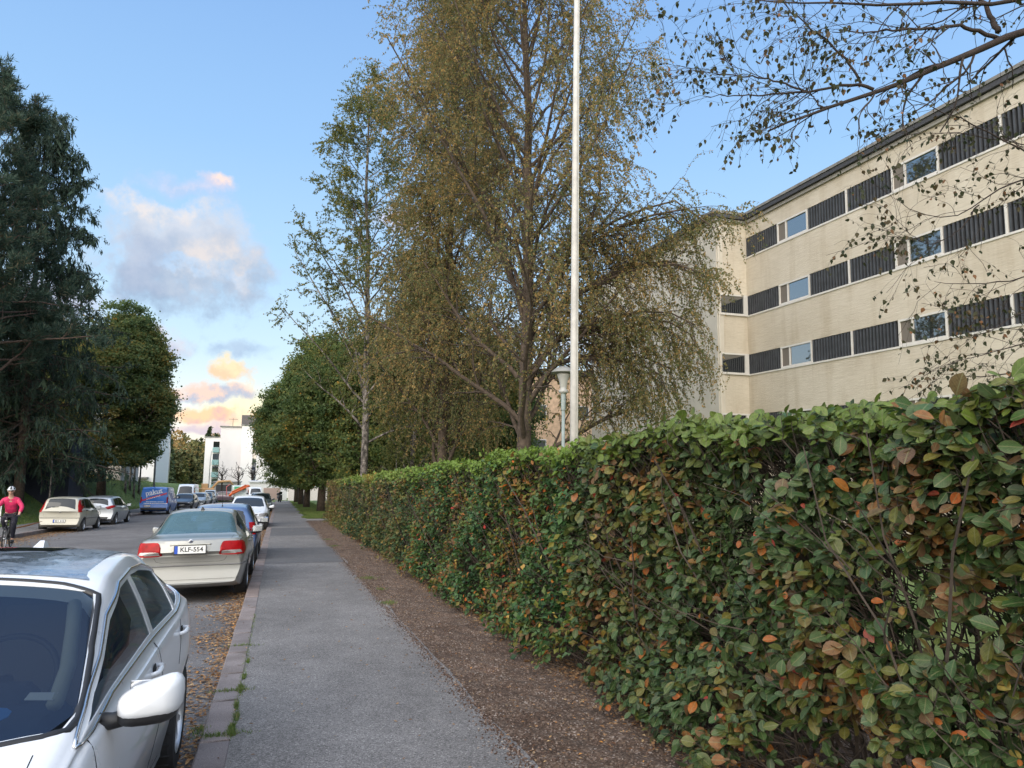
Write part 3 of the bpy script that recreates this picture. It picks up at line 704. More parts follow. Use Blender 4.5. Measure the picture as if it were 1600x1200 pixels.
M['birchbark']=birchbark()
M['twig']=simple('dark_twig',(.035,.025,.022),.9,var=.3,vs=10)
M['birch_gold']=leafmat('birch_leaves_gold',[(0,(.11,.15,.06)),(.32,(.165,.18,.07)),(.55,(.25,.21,.09)),(.78,(.40,.265,.10)),(1,(.52,.33,.11))],.55,.5,.30,.8)
M['birch_green']=leafmat('birch_leaves_green',[(0,(.07,.105,.04)),(.4,(.125,.155,.05)),(.7,(.20,.20,.065)),(1,(.36,.27,.08))],.55,.5,.4,.5)
M['maple_leaf']=leafmat('maple_leaves',[(0,(.08,.135,.055)),(.40,(.13,.19,.065)),(.66,(.21,.24,.07)),(.84,(.36,.27,.065)),(1,(.56,.30,.06))],.55,.5,.30,.9)
M['dark_maple']=leafmat('dark_maple_leaves',[(0,(.08,.13,.055)),(.42,(.13,.18,.062)),(.68,(.25,.22,.065)),(1,(.46,.26,.06))],.6,.5,.30,.9)
M['spruce']=leafmat('spruce_needles',[(0,(.022,.042,.030)),(.5,(.038,.066,.045)),(1,(.065,.10,.06))],.7,.1,.5,.4)
M['pine']=leafmat('pine_needles',[(0,(.028,.055,.042)),(.5,(.05,.09,.066)),(.85,(.08,.12,.085)),(1,(.14,.12,.075))],.7,.25,.4,.6)
def birch(name,label,x,y,H,rad,prof,seed,leafsz,nl,mat,tr=.2,nlimb=46,t0=.12,lean=(0,0),droop=-1.3,ang=.75,limbL=None,nsub=9,ntw=9,twigL=.9,base=0.,extra=None,bark='birchbark'):
    r=RS(seed); T=trunkline(H,r,lean); k=T.shape[1]; R=(tr*np.linspace(1,.08,k)**.85)[None]; R[0,0]*=1.25
    root=thing(name,label,'tree',(x,y,gz(x,y,base)),group=None)
    L1=lambda t,p: rad*prof(t)
    P1,R1,_=grow(T,R,nlimb,t0,.985,L1,ang,8,r,grav=.1,wob=.10,rr=.42,up=.25,azim=2.4)
    if extra:
        ex=[]
        for q in extra:
            q=np.array([atY(*w_) for w_ in q])-np.array([x,y,float(G(y))+base]); q=np.vstack([interp(T,np.array([[q[0][2]*.8/H]]))[0][0],q])
            d=np.concatenate([[0],np.cumsum(np.linalg.norm(np.diff(q,axis=0),axis=1))]); s_=np.linspace(0,d[-1],8); ex.append(np.stack([np.interp(s_,d,q[:,c]) for c in range(3)],-1))
        ex=np.repeat(np.array(ex),3,0); ex[:,1:]+=r.normal(0,.12,(len(ex),1,3))*np.linspace(0,1,7)[None,:,None]*2
        P1=np.concatenate([P1,ex]); R1=np.concatenate([R1,np.tile(np.linspace(.07,.02,8),(len(ex),1))])
    P2,R2,_=grow(P1,R1,nsub,.22,1.,lambda t,p:(.42*rad*(1.05-t*.6))*np.ones_like(t)*.75,.75,6,r,grav=-.15,wob=.12,rr=.55)
    P3,R3,_=grow(P2,R2,ntw,.15,1.,lambda t,p:twigL*np.ones_like(t),.8,6,r,grav=droop,wob=.13,rr=.5,minr=.0022)
    m=MB(); m.tube(T[0],R[0],14); m.tubes(P1,R1,6); m.tubes(P2,R2,4); m.obj('trunk',M[bark],root,smooth=True)
    m=MB(); m.tubes(P3,R3,3); m.obj('twigs',M['twig'],root)
    m=MB(); p,t=onleaf(P3,nl,r,.1,1.); 
    addleaves(m,p,t,leafsz,r,rnd=np.clip(r.normal(.5,.22,len(p)),0,1),jit=.02)
    m.obj('crown',mat,root,attr=True)
    return root
prA=lambda t: np.interp(t,[0,.15,.35,.6,.85,1],[.75,1.,1.05,1.,.8,.3])
pr=lambda t: np.interp(t,[0,.15,.35,.6,.85,1],[.75,1.,1.,.8,.42,.12])
birch('birch_tree','big golden brown birch with hanging boughs, dark trunk just left of the flagpole',6.9,20.5,22.,6.5,prA,5,.072,33,M['birch_gold'],tr=.24,nlimb=60,t0=.10,lean=(.3,0),droop=-2.1,twigL=1.25,ang=.80,nsub=11,ntw=10,bark='bark',
 extra=[[(880,470,20),(960,430,19.),(1030,410,18.5),(1085,430,18.)],[(880,520,20),(960,500,19.),(1020,490,18.5),(1070,520,18.)],[(880,400,20),(980,340,19.),(1060,320,18.5),(1100,350,18.)],[(880,560,20),(950,555,19.),(1000,560,18.5),(1040,580,18.)]])
birch('birch_tree','bushy brown leaved birch between the slim birch and the big one',6.1,28.,25,4.7,lambda t: np.interp(t,[0,.1,.4,.7,1],[1.05,1.1,.85,.75,.4]),17,.088,30,M['birch_gold'],tr=.22,nlimb=60,t0=.06,droop=-1.9,twigL=1.4,ang=.72,nsub=11,ntw=9,bark='bark')
birch('birch_tree','slim open crowned birch with a pale straight trunk at the far end of the hedge',3.83,35.,22.,4.6,lambda t: np.interp(t,[0,.25,.45,.7,1],[.9,1.25,1.1,.62,.12]),23,.10,21,M['birch_green'],tr=.19,nlimb=42,t0=.17,droop=-.25,twigL=.75,nsub=8,ntw=8,ang=.95)
birch('birch_tree','small leafy birch low behind the slim pale trunk',6.6,38.,13.5,5.0,pr,29,.10,34,M['birch_green'],tr=.13,nlimb=34,t0=.06,droop=-.9)
def maple(name,label,x,y,H,rx,seed,mat,zc=.56,rz=.47,n=90000,tr=.3,leafsz=.13,base=0.,group=None,clear=.14):
    """broad dense crown: limbs to leaf clumps spread over a lumpy ellipsoid"""
    r=RS(seed); root=thing(name,label,'tree',(x,y,gz(x,y,base)),group=group)
    T=trunkline(H*.8,r,k=10,wob=.1); R=(tr*np.linspace(1,.15,10))[None]
    P1,R1,_=grow(T,R,26,clear/.8,.95,lambda t,p: rx*.85*np.interp(t,[0,.3,.7,1],[1.0,1.,.8,.45]),.95,7,r,grav=.35,wob=.09,rr=.5,azim=2.4)
    P2,R2,_=grow(P1,R1,8,.3,1.,lambda t,p: rx*.4*np.ones_like(t),.8,5,r,grav=0.1,wob=.14,rr=.55)
    P3,R3,_=grow(P2,R2,5,.2,1.,lambda t,p: rx*.17*np.ones_like(t),.9,4,r,grav=-.3,wob=.15,rr=.5,minr=.004)
    m=MB(); m.tube(T[0],R[0],12); m.tubes(P1,R1,6); m.tubes(P2,R2,4); m.tubes(P3,R3,3); m.obj('trunk',M['bark'],root,smooth=True)
    # clumps on lumpy shell
    nb=26; w0=nrm(r.normal(0,1,(nb,3))); w0[:,2]=np.linspace(-.95,.95,nb); w0[:,:2]*=(np.sqrt(1-w0[:,2]**2)/(np.linalg.norm(w0[:,:2],axis=1)+1e-9))[:,None]
    rad_=r.uniform(.50,.72,nb)[:,None]; tapb=np.interp(w0[:,2],[-1,-.3,.3,1],[.95,1.05,.9,.7])[:,None]
    B0=w0*rad_; B0[:,:2]*=tapb; BR_=r.uniform(.26,.42,nb)
    nc=1100; bi=r.randint(0,nb,nc); u=nrm(r.normal(0,1,(nc,3))+w0[bi]*.7)
    q=r.uniform(.3,1.,nc)**.45*BR_[bi]; Cn=B0[bi]+u*q[:,None]
    C=Cn*np.array([rx,rx,H*rz*1.02])+np.array([0,0,H*zc]); C[:,2]=np.maximum(C[:,2],H*clear+r.uniform(0,.6,nc))
    per=n//nc; cr=r.uniform(.22,.62,nc)*rx/4.5
    p=(C[:,None]+r.normal(0,1,(nc,per,3))*cr[:,None,None]*np.array([.62,.62,.34])).reshape(-1,3)
    rn=np.clip(((r.normal(.40,.10,nc)+r.normal(0,.13,nb)[bi])[:,None]+r.normal(0,.13,(nc,per))).ravel(),0,1)
    e,_=onleaf(P3,10,r,.2); p=np.concatenate([p,e]); rn=np.concatenate([rn,np.clip(r.normal(.45,.2,len(e)),0,1)])
    m=MB(); addleaves(m,p,np.zeros_like(p)+[0,0,-.2],leafsz,r,rnd=rn,asp=.95,droop=.25,fold=.1)
    m.obj('crown',mat,root,attr=True); return root
g4='maples lining the right verge'
m1=maple('maple_tree','broad green maple with orange patches nearest the hedge end, overhanging the path',3.1,57,13.7,5.3,3,M['maple_leaf'],n=105000,tr=.33,leafsz=.17,group=g4)
for (x,y,s,rt,lab) in [(2.5,70,.98,1.9,'maple second in the verge row behind the nearest one'),(2.35,83,.97,4.,'maple third in the verge row, slimmer looking trunk'),(2.2,99,.95,5.3,'furthest maple of the verge row beside the yard wall')]:
    dup(m1,lab,(x,y,float(G(y))),(0,0,rt),(s,s,s))
maple('maple_tree','tall dark green maple with rusty tints above the grey house and silver car',-12.7,61,15.6,5.3,8,M['dark_maple'],zc=.545,rz=.475,n=135000,tr=.36,leafsz=.16,base=.7,clear=.2)
maple('leafy_tree','dense green tree hiding the wall left of the big birch trunk',12.6,47,11.5,5.4,31,M['maple_leaf'],n=90000,tr=.25,leafsz=.17,clear=.05)
maple('leafy_tree','olive leafy tree filling the gap behind the slim pale birch trunk',6.9,52,13.,4.9,33,M['maple_leaf'],n=90000,tr=.25,leafsz=.17,clear=.05)
maple('maple_tree','dark low maple between the blue shed and the tall rusty maple',-17.5,66,12.5,4.2,9,M['dark_maple'],n=60000,tr=.25,leafsz=.18,base=1.2)
def spruce(label,x,y,H,rb,seed,n1=150,tr=.28,base=1.,t0=.06,dens=1.,powr=.8,droop=-.9):
    r=RS(seed); root=thing('spruce_tree',label,'tree',(x,y,gz(x,y,base)))
    T=trunkline(H,r,k=12,wob=.05); R=(tr*np.linspace(1,.05,12))[None]
    P1,R1,_=grow(T,R,n1,t0,.985,lambda t,p: .12+rb*((1-t)**powr)*(.75+.35*np.sin(t*37+seed)**2),1.5,7,r,grav=-.55,wob=.05,rr=.28,azim=2.4,minr=.008)
    P1[:,:,2]+= (np.linspace(0,1,7)[None]**3)*.35*(rb/4)        # tips lift
    P2,R2,_=grow(P1,R1,int(13*dens),.15,1.,lambda t,p: (.9*(rb/4))*(1.05-t*.55),.95,4,r,grav=droop,wob=.08,rr=.5,minr=.004)
    m=MB(); m.tube(T[0],R[0],10); m.tubes(P1,R1,4); m.tubes(P2,R2,3); m.obj('trunk',M['bark'],root,smooth=True)
    m=MB(); p,t=onleaf(P2,18,r,.0,1.); p2,t2=onleaf(P1,22,r,.25,1.); p=np.concatenate([p,p2]); t=np.concatenate([t,t2])
    addleaves(m,p,t,.24,r,asp=.24,droop=.9,fold=.05,jit=.05)
    p,t=onleaf(P2[::2],5,r,.3,1.); addleaves(m,p,t*.2,.55,r,asp=.2,droop=2.2,fold=.03)
    m.obj('crown',M['spruce'],root,attr=True); return root
spruce('tall spruce with hanging dark boughs standing just left of the rusty maple',-13.6,46,23.0,6.3,41,n1=200,base=1.2,powr=.62,t0=.13)
spruce('dark spruce filling the gap behind the pine trunk',-19.5,50,17,6.,42,n1=150,base=1.5,powr=.6,t0=.05)
spruce('broad dark spruce at the left edge of the view behind the cyclist',-21.5,40,19,6.,43,n1=150,base=1.5,powr=.6,t0=.05)
spruce('short dense spruce between the pine and the blue shed',-16.2,49.5,12.5,4.6,44,n1=120,base=1.2,powr=.6,t0=.08)
def pine(label,x,y,H,rad,seed,t0=.2,n1=44,tr=.26,base=1.,az=None,lean=(0,0),reach=None):
    r=RS(seed); root=thing('pine_tree',label,'tree',(x,y,gz(x,y,base)))
    T=trunkline(H,r,lean=lean,k=14,wob=.12); R=(tr*np.linspace(1,.16,14))[None]
    P1,R1,_=grow(T,R,n1,t0,.99,lambda t,p: rad*np.interp(t,[0,.3,.6,.85,1],[.95,1.1,.9,.7,.35]),1.15,8,r,grav=.25,wob=.13,rr=.42,azim=2.4)
    P2,R2,_=grow(P1,R1,8,.35,1.,lambda t,p: rad*.3*(1.1-t*.5),.85,5,r,grav=.35,wob=.15,rr=.5,minr=.006)
    P3,R3,_=grow(P2,R2,5,.3,1.,lambda t,p: .5*np.ones_like(t),.7,3,r,grav=.5,wob=.1,rr=.5,minr=.004)
    m=MB(); m.tube(T[0],R[0],12); m.tubes(P1,R1,5); m.tubes(P2,R2,4); m.tubes(P3,R3,3)
    m.obj('trunk',simple('pine_bark',(.11,.075,.06),.95,var=.4,vs=6,bs=.7,bscale=15),root,smooth=True)
    m=MB(); p,t=onleaf(P3,60,r,.25,1.); addleaves(m,p,t*3+np.array([0,0,.9]),.28,r,asp=.14,droop=.0,fold=.02,jit=.07)
    m.obj('crown',M['pine'],root,attr=True); return root
pine('tall pine with grey green needle clouds and a bare lower trunk behind the cyclist',-13.6,40,22.,4.6,61,t0=.24,n1=50,base=1.2,lean=(-1.2,0))
pine('second pine leaning in from the left edge of the view',-17.6,37,19.5,5.2,62,t0=.2,n1=48,base=1.2)
# birch trunks and saplings on the left lawn
for i,(px,Y,H,lab) in enumerate([(196,73,8,'slender white birch trunk left of the other thin birches on the lawn'),(203,76,8.5,'slender birch second from left of the thin lawn birches'),(210,75,8,'thin birch leaning slightly, just left of the blue van'),(217,79,8.5,'thin birch nearest the blue van')]):
    X=atY(px,760,Y)[0]
    birch('birch_tree',lab,X,Y,H,2.2,pr,70+i,.16,8,M['birch_green'],tr=.10,nlimb=22,t0=.3,nsub=5,ntw=5,base=float(bank(np.array(X),np.array(Y))))
X=atY(93,765,48)[0]
birch('birch_tree','young pale stemmed birch in the shade between the pine and the cream car',X,46,6,1.4,pr,80,.09,10,M['birch_green'],tr=.055,nlimb=14,t0=.55,nsub=4,ntw=4,base=.9)
# bushes
def bush(label,x,y,rx,ry,h,seed,mat,n=14000,sz=.12,base=0.,name='bush'):
    r=RS(seed); root=thing(name,label,'bush',(x,y,gz(x,y,base)))
    nc=90; u=nrm(r.normal(0,1,(nc,3))); u[:,2]=np.abs(u[:,2]); q=r.uniform(.3,1,nc)**.5
    C=u*q[:,None]*np.array([rx,ry,h*.8]); p=(C[:,None]+r.normal(0,1,(nc,n//nc,3))*np.array([.16*rx,.16*ry,.12*h])).reshape(-1,3); p[:,2]=np.maximum(p[:,2],.03)
    m=MB(); addleaves(m,p,np.zeros_like(p),sz,r,asp=.7,droop=.2); m.obj('foliage',mat,root,attr=True)
    T=np.stack([np.zeros((12,3)),C[:12]*.4+[0,0,h*.2],C[:12]*.85],1); m=MB(); m.tubes(T,np.tile([.02,.014,.006],(12,1)),4); m.obj('stems',M['twig'],root); return root
bush('low clipped shrub row in front of the grey house',-18.6,74,3.2,1.2,1.0,90,M['maple_leaf'],base=2.1)
bush('rounded shrub by the dark gate of the far shed',-6.2,134,1.1,1.,2.2,91,M['maple_leaf'],n=5000,sz=.2)
bush('dark undergrowth shrub behind the cyclist',-19.5,45,4.5,1.6,3.,92,M['spruce'],base=1.9,n=16000,sz=.16)
bush('dark undergrowth shrub left of the blue shed',-15.5,53,4.5,1.6,3.4,93,M['spruce'],base=1.6,n=16000,sz=.16)
bush('leafy dark shrub under the pines at the left edge',-24,42,5,1.6,3.6,94,M['spruce'],base=1.9,n=16000,sz=.16)
# far woods -------------------------------------------------------------
r=RS(101); m=MB(); tr_=MB()
def wood(n,xf,yf,hf):
    for i in range(n):
        x,y=xf(),yf(); h=hf(); z=float(G(y))-.3; con=r.uniform()<.45; k=520
        u=nrm(r.normal(0,1,(k,3))); q=r.uniform(0,1,k)**.4; w_=h*(.17 if con else .25)
        t=r.uniform(0.06,1,k); ww=w_*((1-t) if con else np.sqrt(np.clip(1-(2*t-1)**2,0,1))+.1)
        p=np.stack([x+u[:,0]*ww*q,y+u[:,1]*ww*q,z+t*h],-1)
        c=np.clip((.18 if con else r.uniform(.3,.95))+r.normal(0,.1,k),0,1)
        addleaves(m,p,np.zeros_like(p),.85,r,rnd=c,asp=.8,droop=.3)
wood(80,lambda:r.uniform(-62,-14),lambda:r.uniform(200,330),lambda:r.uniform(12,17.5))
wood(14,lambda:r.uniform(-25,-18),lambda:r.uniform(165,185),lambda:r.uniform(9,13))
wood(60,lambda:r.uniform(10,120),lambda:r.uniform(130,260),lambda:r.uniform(11,16))
wood(60,lambda:r.uniform(-120,-30),lambda:r.uniform(80,200),lambda:r.uniform(11,16))
M['wood']=leafmat('far_wood_foliage',[(0,(.035,.06,.03)),(.3,(.07,.095,.04)),(.6,(.16,.16,.06)),(.85,(.3,.2,.07)),(1,(.45,.27,.1))],.7,.2,.1,.2)
tag(m.obj('woods',M['wood'],attr=True),'distant mixed autumn wood beyond the end of the street','wood',kind='stuff')
bush('bright yellow green young tree against the far wood',-20.3,170,1.6,1.6,8.5,95,M['birch_green'],n=6000,sz=.5,name='young_tree')
bush('pale willow like crown beside the far wood',-27.5,165,3.2,3.2,10.,96,M['birch_green'],n=9000,sz=.5,name='young_tree')
# bare pollarded trees before the white block
def bare(label,x,y,seed,H=3.2):
    r=RS(seed); root=thing('bare_tree',label,'tree',(x,y,float(G(y))+1.2),group='bare ornamental trees before the white block')
    T=trunkline(H,r,k=6,wob=.05); R=(.16*np.linspace(1,.7,6))[None]
    P1,R1,_=grow(T,R,9,.55,1.,lambda t,p:1.9*np.ones_like(t),.9,6,r,grav=.5,wob=.2,rr=.6,azim=2.4)
    P2,R2,_=grow(P1,R1,6,.2,1.,lambda t,p:.9*np.ones_like(t),.9,5,r,grav=.3,wob=.25,rr=.6,minr=.025)
    m=MB(); m.tube(T[0],R[0],7); m.obj('trunk',M['twig'],root); m=MB(); m.tubes(P1,R1,5); m.tubes(P2,R2,4); m.obj('branches',M['twig'],root); return root
bare('bare twisted ornamental tree above the dark garage gate',-9.6,136,201)
bare('bare twisted ornamental tree in front of the dark stair strip',-6.9,137,202)
bare('bare twisted ornamental tree right of the dark stair strip',-4.7,137,203)
# ------------------------------------------------------------------ hedge
def veins(m):
    nt=m.node_tree; b=nt.nodes['Principled BSDF']; c=b.inputs['Base Color'].links[0].from_socket
    def mt(op,a,b_=None):
        n=N(nt,'ShaderNodeMath',operation=op)
        for i,v in enumerate((a,b_)):
            if v is None: continue
            if isinstance(v,(int,float)): n.inputs[i].default_value=v
            else: nt.links.new(v,n.inputs[i])
        return n.outputs[0]
    u=N(nt,'ShaderNodeAttribute',attribute_name='lu').outputs['Fac']; v=N(nt,'ShaderNodeAttribute',attribute_name='lv').outputs['Fac']
    au=mt('ABSOLUTE',u); rib=mt('LESS_THAN',au,.035)
    side=mt('GREATER_THAN',mt('SINE',mt('MULTIPLY',mt('SUBTRACT',v,mt('MULTIPLY',au,.8)),46.)),.86)
    k=mt('MINIMUM',mt('ADD',rib,mt('MULTIPLY',side,.45)),1.)
    c2=mix(nt,mt('MULTIPLY',k,.55),c,(.20,.20,.10)); edge=mt('MULTIPLY',mt('POWER',mt('MULTIPLY',au,2.),3.),.35); c3=mix(nt,edge,c2,(.10,.05,.035))
    nt.links.new(c3,b.inputs['Base Color'])
    bp=N(nt,'ShaderNodeBump'); bp.inputs['Strength'].default_value=.5; bp.inputs['Distance'].default_value=.003; nt.links.new(mt('SUBTRACT',1.,k),bp.inputs['Height']); nt.links.new(bp.outputs['Normal'],b.inputs['Normal'])
def hedge():
    r=RS(7); root=thing('hedge','long clipped hedge with green, bronze and red leaves beside the soil strip','hedge',(0,0,0))
    x0,x1=2.66,3.95
    def topz(y): return 2.03+.04*np.sin(y*1.7)+.03*np.sin(y*4.3+1)-.005*np.exp(-((y-2.1)/.9)**2)
    tmpl_near=[]   # obovate leaf 3x5 grid
    ts=np.array([0,.12,.30,.5,.7,.87,1.]); wf=np.array([.07,.42,.82,1.,.93,.60,.03])
    Vt=[]
    for t,w_ in zip(ts,wf):
        for s in (-1,0,1): Vt.append((s*w_*.5,t,.0+abs(s)*w_*.09-.14*t*t))
    Vt=np.array(Vt); Ft=np.array([(i*3+j,i*3+j+1,i*3+j+4,i*3+j+3) for i in range(6) for j in range(2)])
    Vf=np.array([(0,0,0),(.5,.5,.08),(0,1,-.1),(-.5,.5,.08)]); Ff=np.array([(0,1,2),(0,2,3)])
    def place(P,nr,dr,L,asp,V0,F0,rn,mb):
        n=len(P); y=nrm(dr-nr*(dr*nr).sum(-1,keepdims=True)); x=np.cross(y,nr)
        v=V0[None]*np.stack([L*asp,L,L],-1)[:,None]
        W=P[:,None]+v[...,0:1]*x[:,None]+v[...,1:2]*y[:,None]+v[...,2:3]*nr[:,None]
        F=(np.arange(n)[:,None,None]*len(V0)+F0[None]).reshape(-1,F0.shape[1])
        mb.add(W.reshape(-1,3),F,np.repeat(rn,len(F0)))
    def zone(y0,y1,nshoot,per,L,near,mb,stem,deep=.42,inner=.25):
        ys=r.uniform(y0,y1,nshoot); k=r.uniform(0,1,nshoot)
        tz=topz(ys); ontop=k<.24
        zz=np.where(ontop,tz-np.abs(r.normal(0,.05,nshoot)),.06+r.uniform(0,1,nshoot)**.88*(tz-.06))
        # front face undulates, gaps open to the inside
        bulge=.10*np.sin(ys*1.9+zz*2.3)+.07*np.sin(ys*4.1-zz*3.7)+.05*np.sin(ys*9+zz*7)
        dep=np.where(r.uniform(0,1,nshoot)<inner,r.uniform(0,.8,nshoot),np.abs(r.normal(0,.10,nshoot)))
        low=np.clip((.55-zz)/.55,0,1)
        xf=x0-.06-bulge+dep-low*.22
        xx=np.where(ontop,r.uniform(x0-.12,x1,nshoot),xf)
        gap=(np.sin(ys*3.3+1.2*np.sin(zz*3.1))*np.sin(zz*4.4+ys*1.1)+.35*np.sin(ys*8.7)*np.sin(zz*9.1))
        keep=ontop|(gap<.40)|(r.uniform(0,1,nshoot)<.22)
        keep&=~((low>.75)&(r.uniform(0,1,nshoot)<.35))
        ys,zz,xx,ontop,dep=ys[keep],zz[keep],xx[keep],ontop[keep],dep[keep]; n=len(ys)
        P=np.stack([xx,ys,zz+G(ys)],-1)
        out=np.where(ontop[:,None],np.array([-.15,0,1.]),np.array([-1.,0,.35]))
        D=nrm(out+r.normal(0,.5,(n,3))); Ls=r.uniform(.06,.16,n)*(L/.06)
        toph=np.clip((zz-(topz(ys)-.30))/.28,0,1)
        # colour field: clumps
        fld=.35+.13*np.sin(ys*2.3+zz*1.7)+.10*np.sin(ys*5.9-zz*4.1)+r.normal(0,.17,n)
        for j in range(per):
            t=(j+.5)/per; pp=P+D*(Ls*t)[:,None]-D*(Ls*.5)[:,None]
            if j==per-1: pp=P+D*(Ls*.5)[:,None]
            sd=nrm(np.cross(D,r.normal(0,1,(n,3))))
            dr=nrm(D*(.5+.5*t)+sd*1.0+np.array([0,0,-.15])); nr=nrm(np.array([-.55,-.1,.75])+r.normal(0,.55,(n,3)))
            c=np.clip(fld+.30*np.clip((ys-27)/10.,0,1)+r.normal(0,.12,n),.0,.79); c=np.where((dep>.16)&~ontop,c*.25,c)  # leaves deep inside get darker colours, painting shade into the gaps
            u=r.uniform(0,1,n); c=np.where(u<.04,r.uniform(.86,.92,n),c); c=np.where(u<.014,r.uniform(.95,1,n),c)
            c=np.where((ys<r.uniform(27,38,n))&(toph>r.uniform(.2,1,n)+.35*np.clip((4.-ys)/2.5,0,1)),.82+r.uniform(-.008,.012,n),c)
            LL=L*np.clip(r.lognormal(-.08,.34,n),.45,1.5)
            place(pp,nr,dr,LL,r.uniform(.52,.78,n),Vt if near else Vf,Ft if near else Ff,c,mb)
        if stem:
            Q=np.stack([P-D*(Ls*1.2)[:,None]+np.stack([r.uniform(.05,.25,n),r.normal(0,.05,n),-r.uniform(.05,.2,n)],-1),P-D*(Ls*.4)[:,None],P+D*(Ls*.5)[:,None]],1)
            mt.tubes(Q,np.tile([.0035,.0025,.0015],(n,1)),3)
    mt=MB(); ma=MB(); mb=MB(); mc=MB()
    zone(-1.5,6.0,12800,5,.063,True,ma,True)
    zone(6.0,15,14500,5,.060,False,mb,True)
    zone(15,41.3,27000,5,.070,False,mc,False)
    HS=[(0,(.018,.050,.016)),(.14,(.035,.090,.024)),(.28,(.060,.125,.030)),(.38,(.070,.125,.055)),(.48,(.100,.130,.022)),(.58,(.17,.15,.028)),(.66,(.13,.075,.04)),(.74,(.20,.10,.035)),(.79,(.26,.11,.03)),(.81,(.10,.165,.025)),(.84,(.14,.21,.03)),(.87,(.38,.15,.025)),(.92,(.44,.11,.02)),(.96,(.38,.04,.04)),(1,(.42,.33,.08))]
    M['hedge']=leafmat('hedge_leaves',HS,.42,.2,3.,.06,spec=.35,mott=.4); M['hedge_mid']=leafmat('hedge_leaves_mid',HS,.5,.2,3.,.06,spec=.3)
    M['hedge_far']=leafmat('hedge_leaves_far',[(0,(0.024,0.056,0.028)),(.16,(0.052,0.095,0.036)),(.32,(0.073,0.107,0.043)),(.46,(0.103,0.120,0.031)),(.58,(0.155,0.142,0.043)),(.68,(0.163,0.120,0.056)),(.78,(0.189,0.103,0.052)),(.81,(0.120,0.180,0.035)),(.84,(0.160,0.220,0.050)),(.87,(0.360,0.160,0.040)),(1,(0.400,0.300,0.100))],.6,.22,.25,.25,spec=.3)
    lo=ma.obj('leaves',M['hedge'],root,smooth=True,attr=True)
    nv=len(lo.data.vertices); reps=nv//21
    for nm,arr in (('lu',Vt[:,0]),('lv',Vt[:,1])):
        at_=lo.data.attributes.new(nm,'FLOAT','POINT'); at_.data.foreach_set('value',np.tile(arr,reps).astype(np.float32))
    veins(M['hedge'])
    mb.obj('leaves',M['hedge_mid'],root,attr=True); mc.obj('leaves',M['hedge_far'],root,attr=True)
    # main stems
    n=1500; y=r.uniform(-1.5,41,n); x=r.uniform(x0+.12,x1-.1,n); z=G(y)
    tilt=r.normal(0,.28,(n,2)); H=r.uniform(1.2,1.95,n)
    ks=6; s=np.linspace(0,1,ks)[None,:,None]
    B=np.stack([x,y,z-.05],-1)[:,None]; E=np.stack([tilt[:,0]*H*.6-.1,tilt[:,1]*H,H],-1)[:,None]
    Q=B+E*s+r.normal(0,.02,(n,ks,3)); mt.tubes(Q,r.uniform(.006,.016,n)[:,None]*np.linspace(1,.35,ks)[None],4)
    nb=5000; i=r.randint(0,n,nb); t=r.uniform(.15,.9,nb); b0=B[i,0]+E[i,0]*t[:,None]
    dd=np.stack([-r.uniform(.1,.5,nb),r.normal(0,.3,nb),r.uniform(.05,.6,nb)],-1)
    Q=b0[:,None]+dd[:,None]*np.linspace(0,1,5)[None,:,None]+r.normal(0,.012,(nb,5,3)); mt.tubes(Q,np.linspace(.005,.002,5)[None].repeat(nb,0),3)
    mt.obj('stems',simple('hedge_stems',(.05,.038,.03),.9,var=.35,vs=12),root)
hedge()
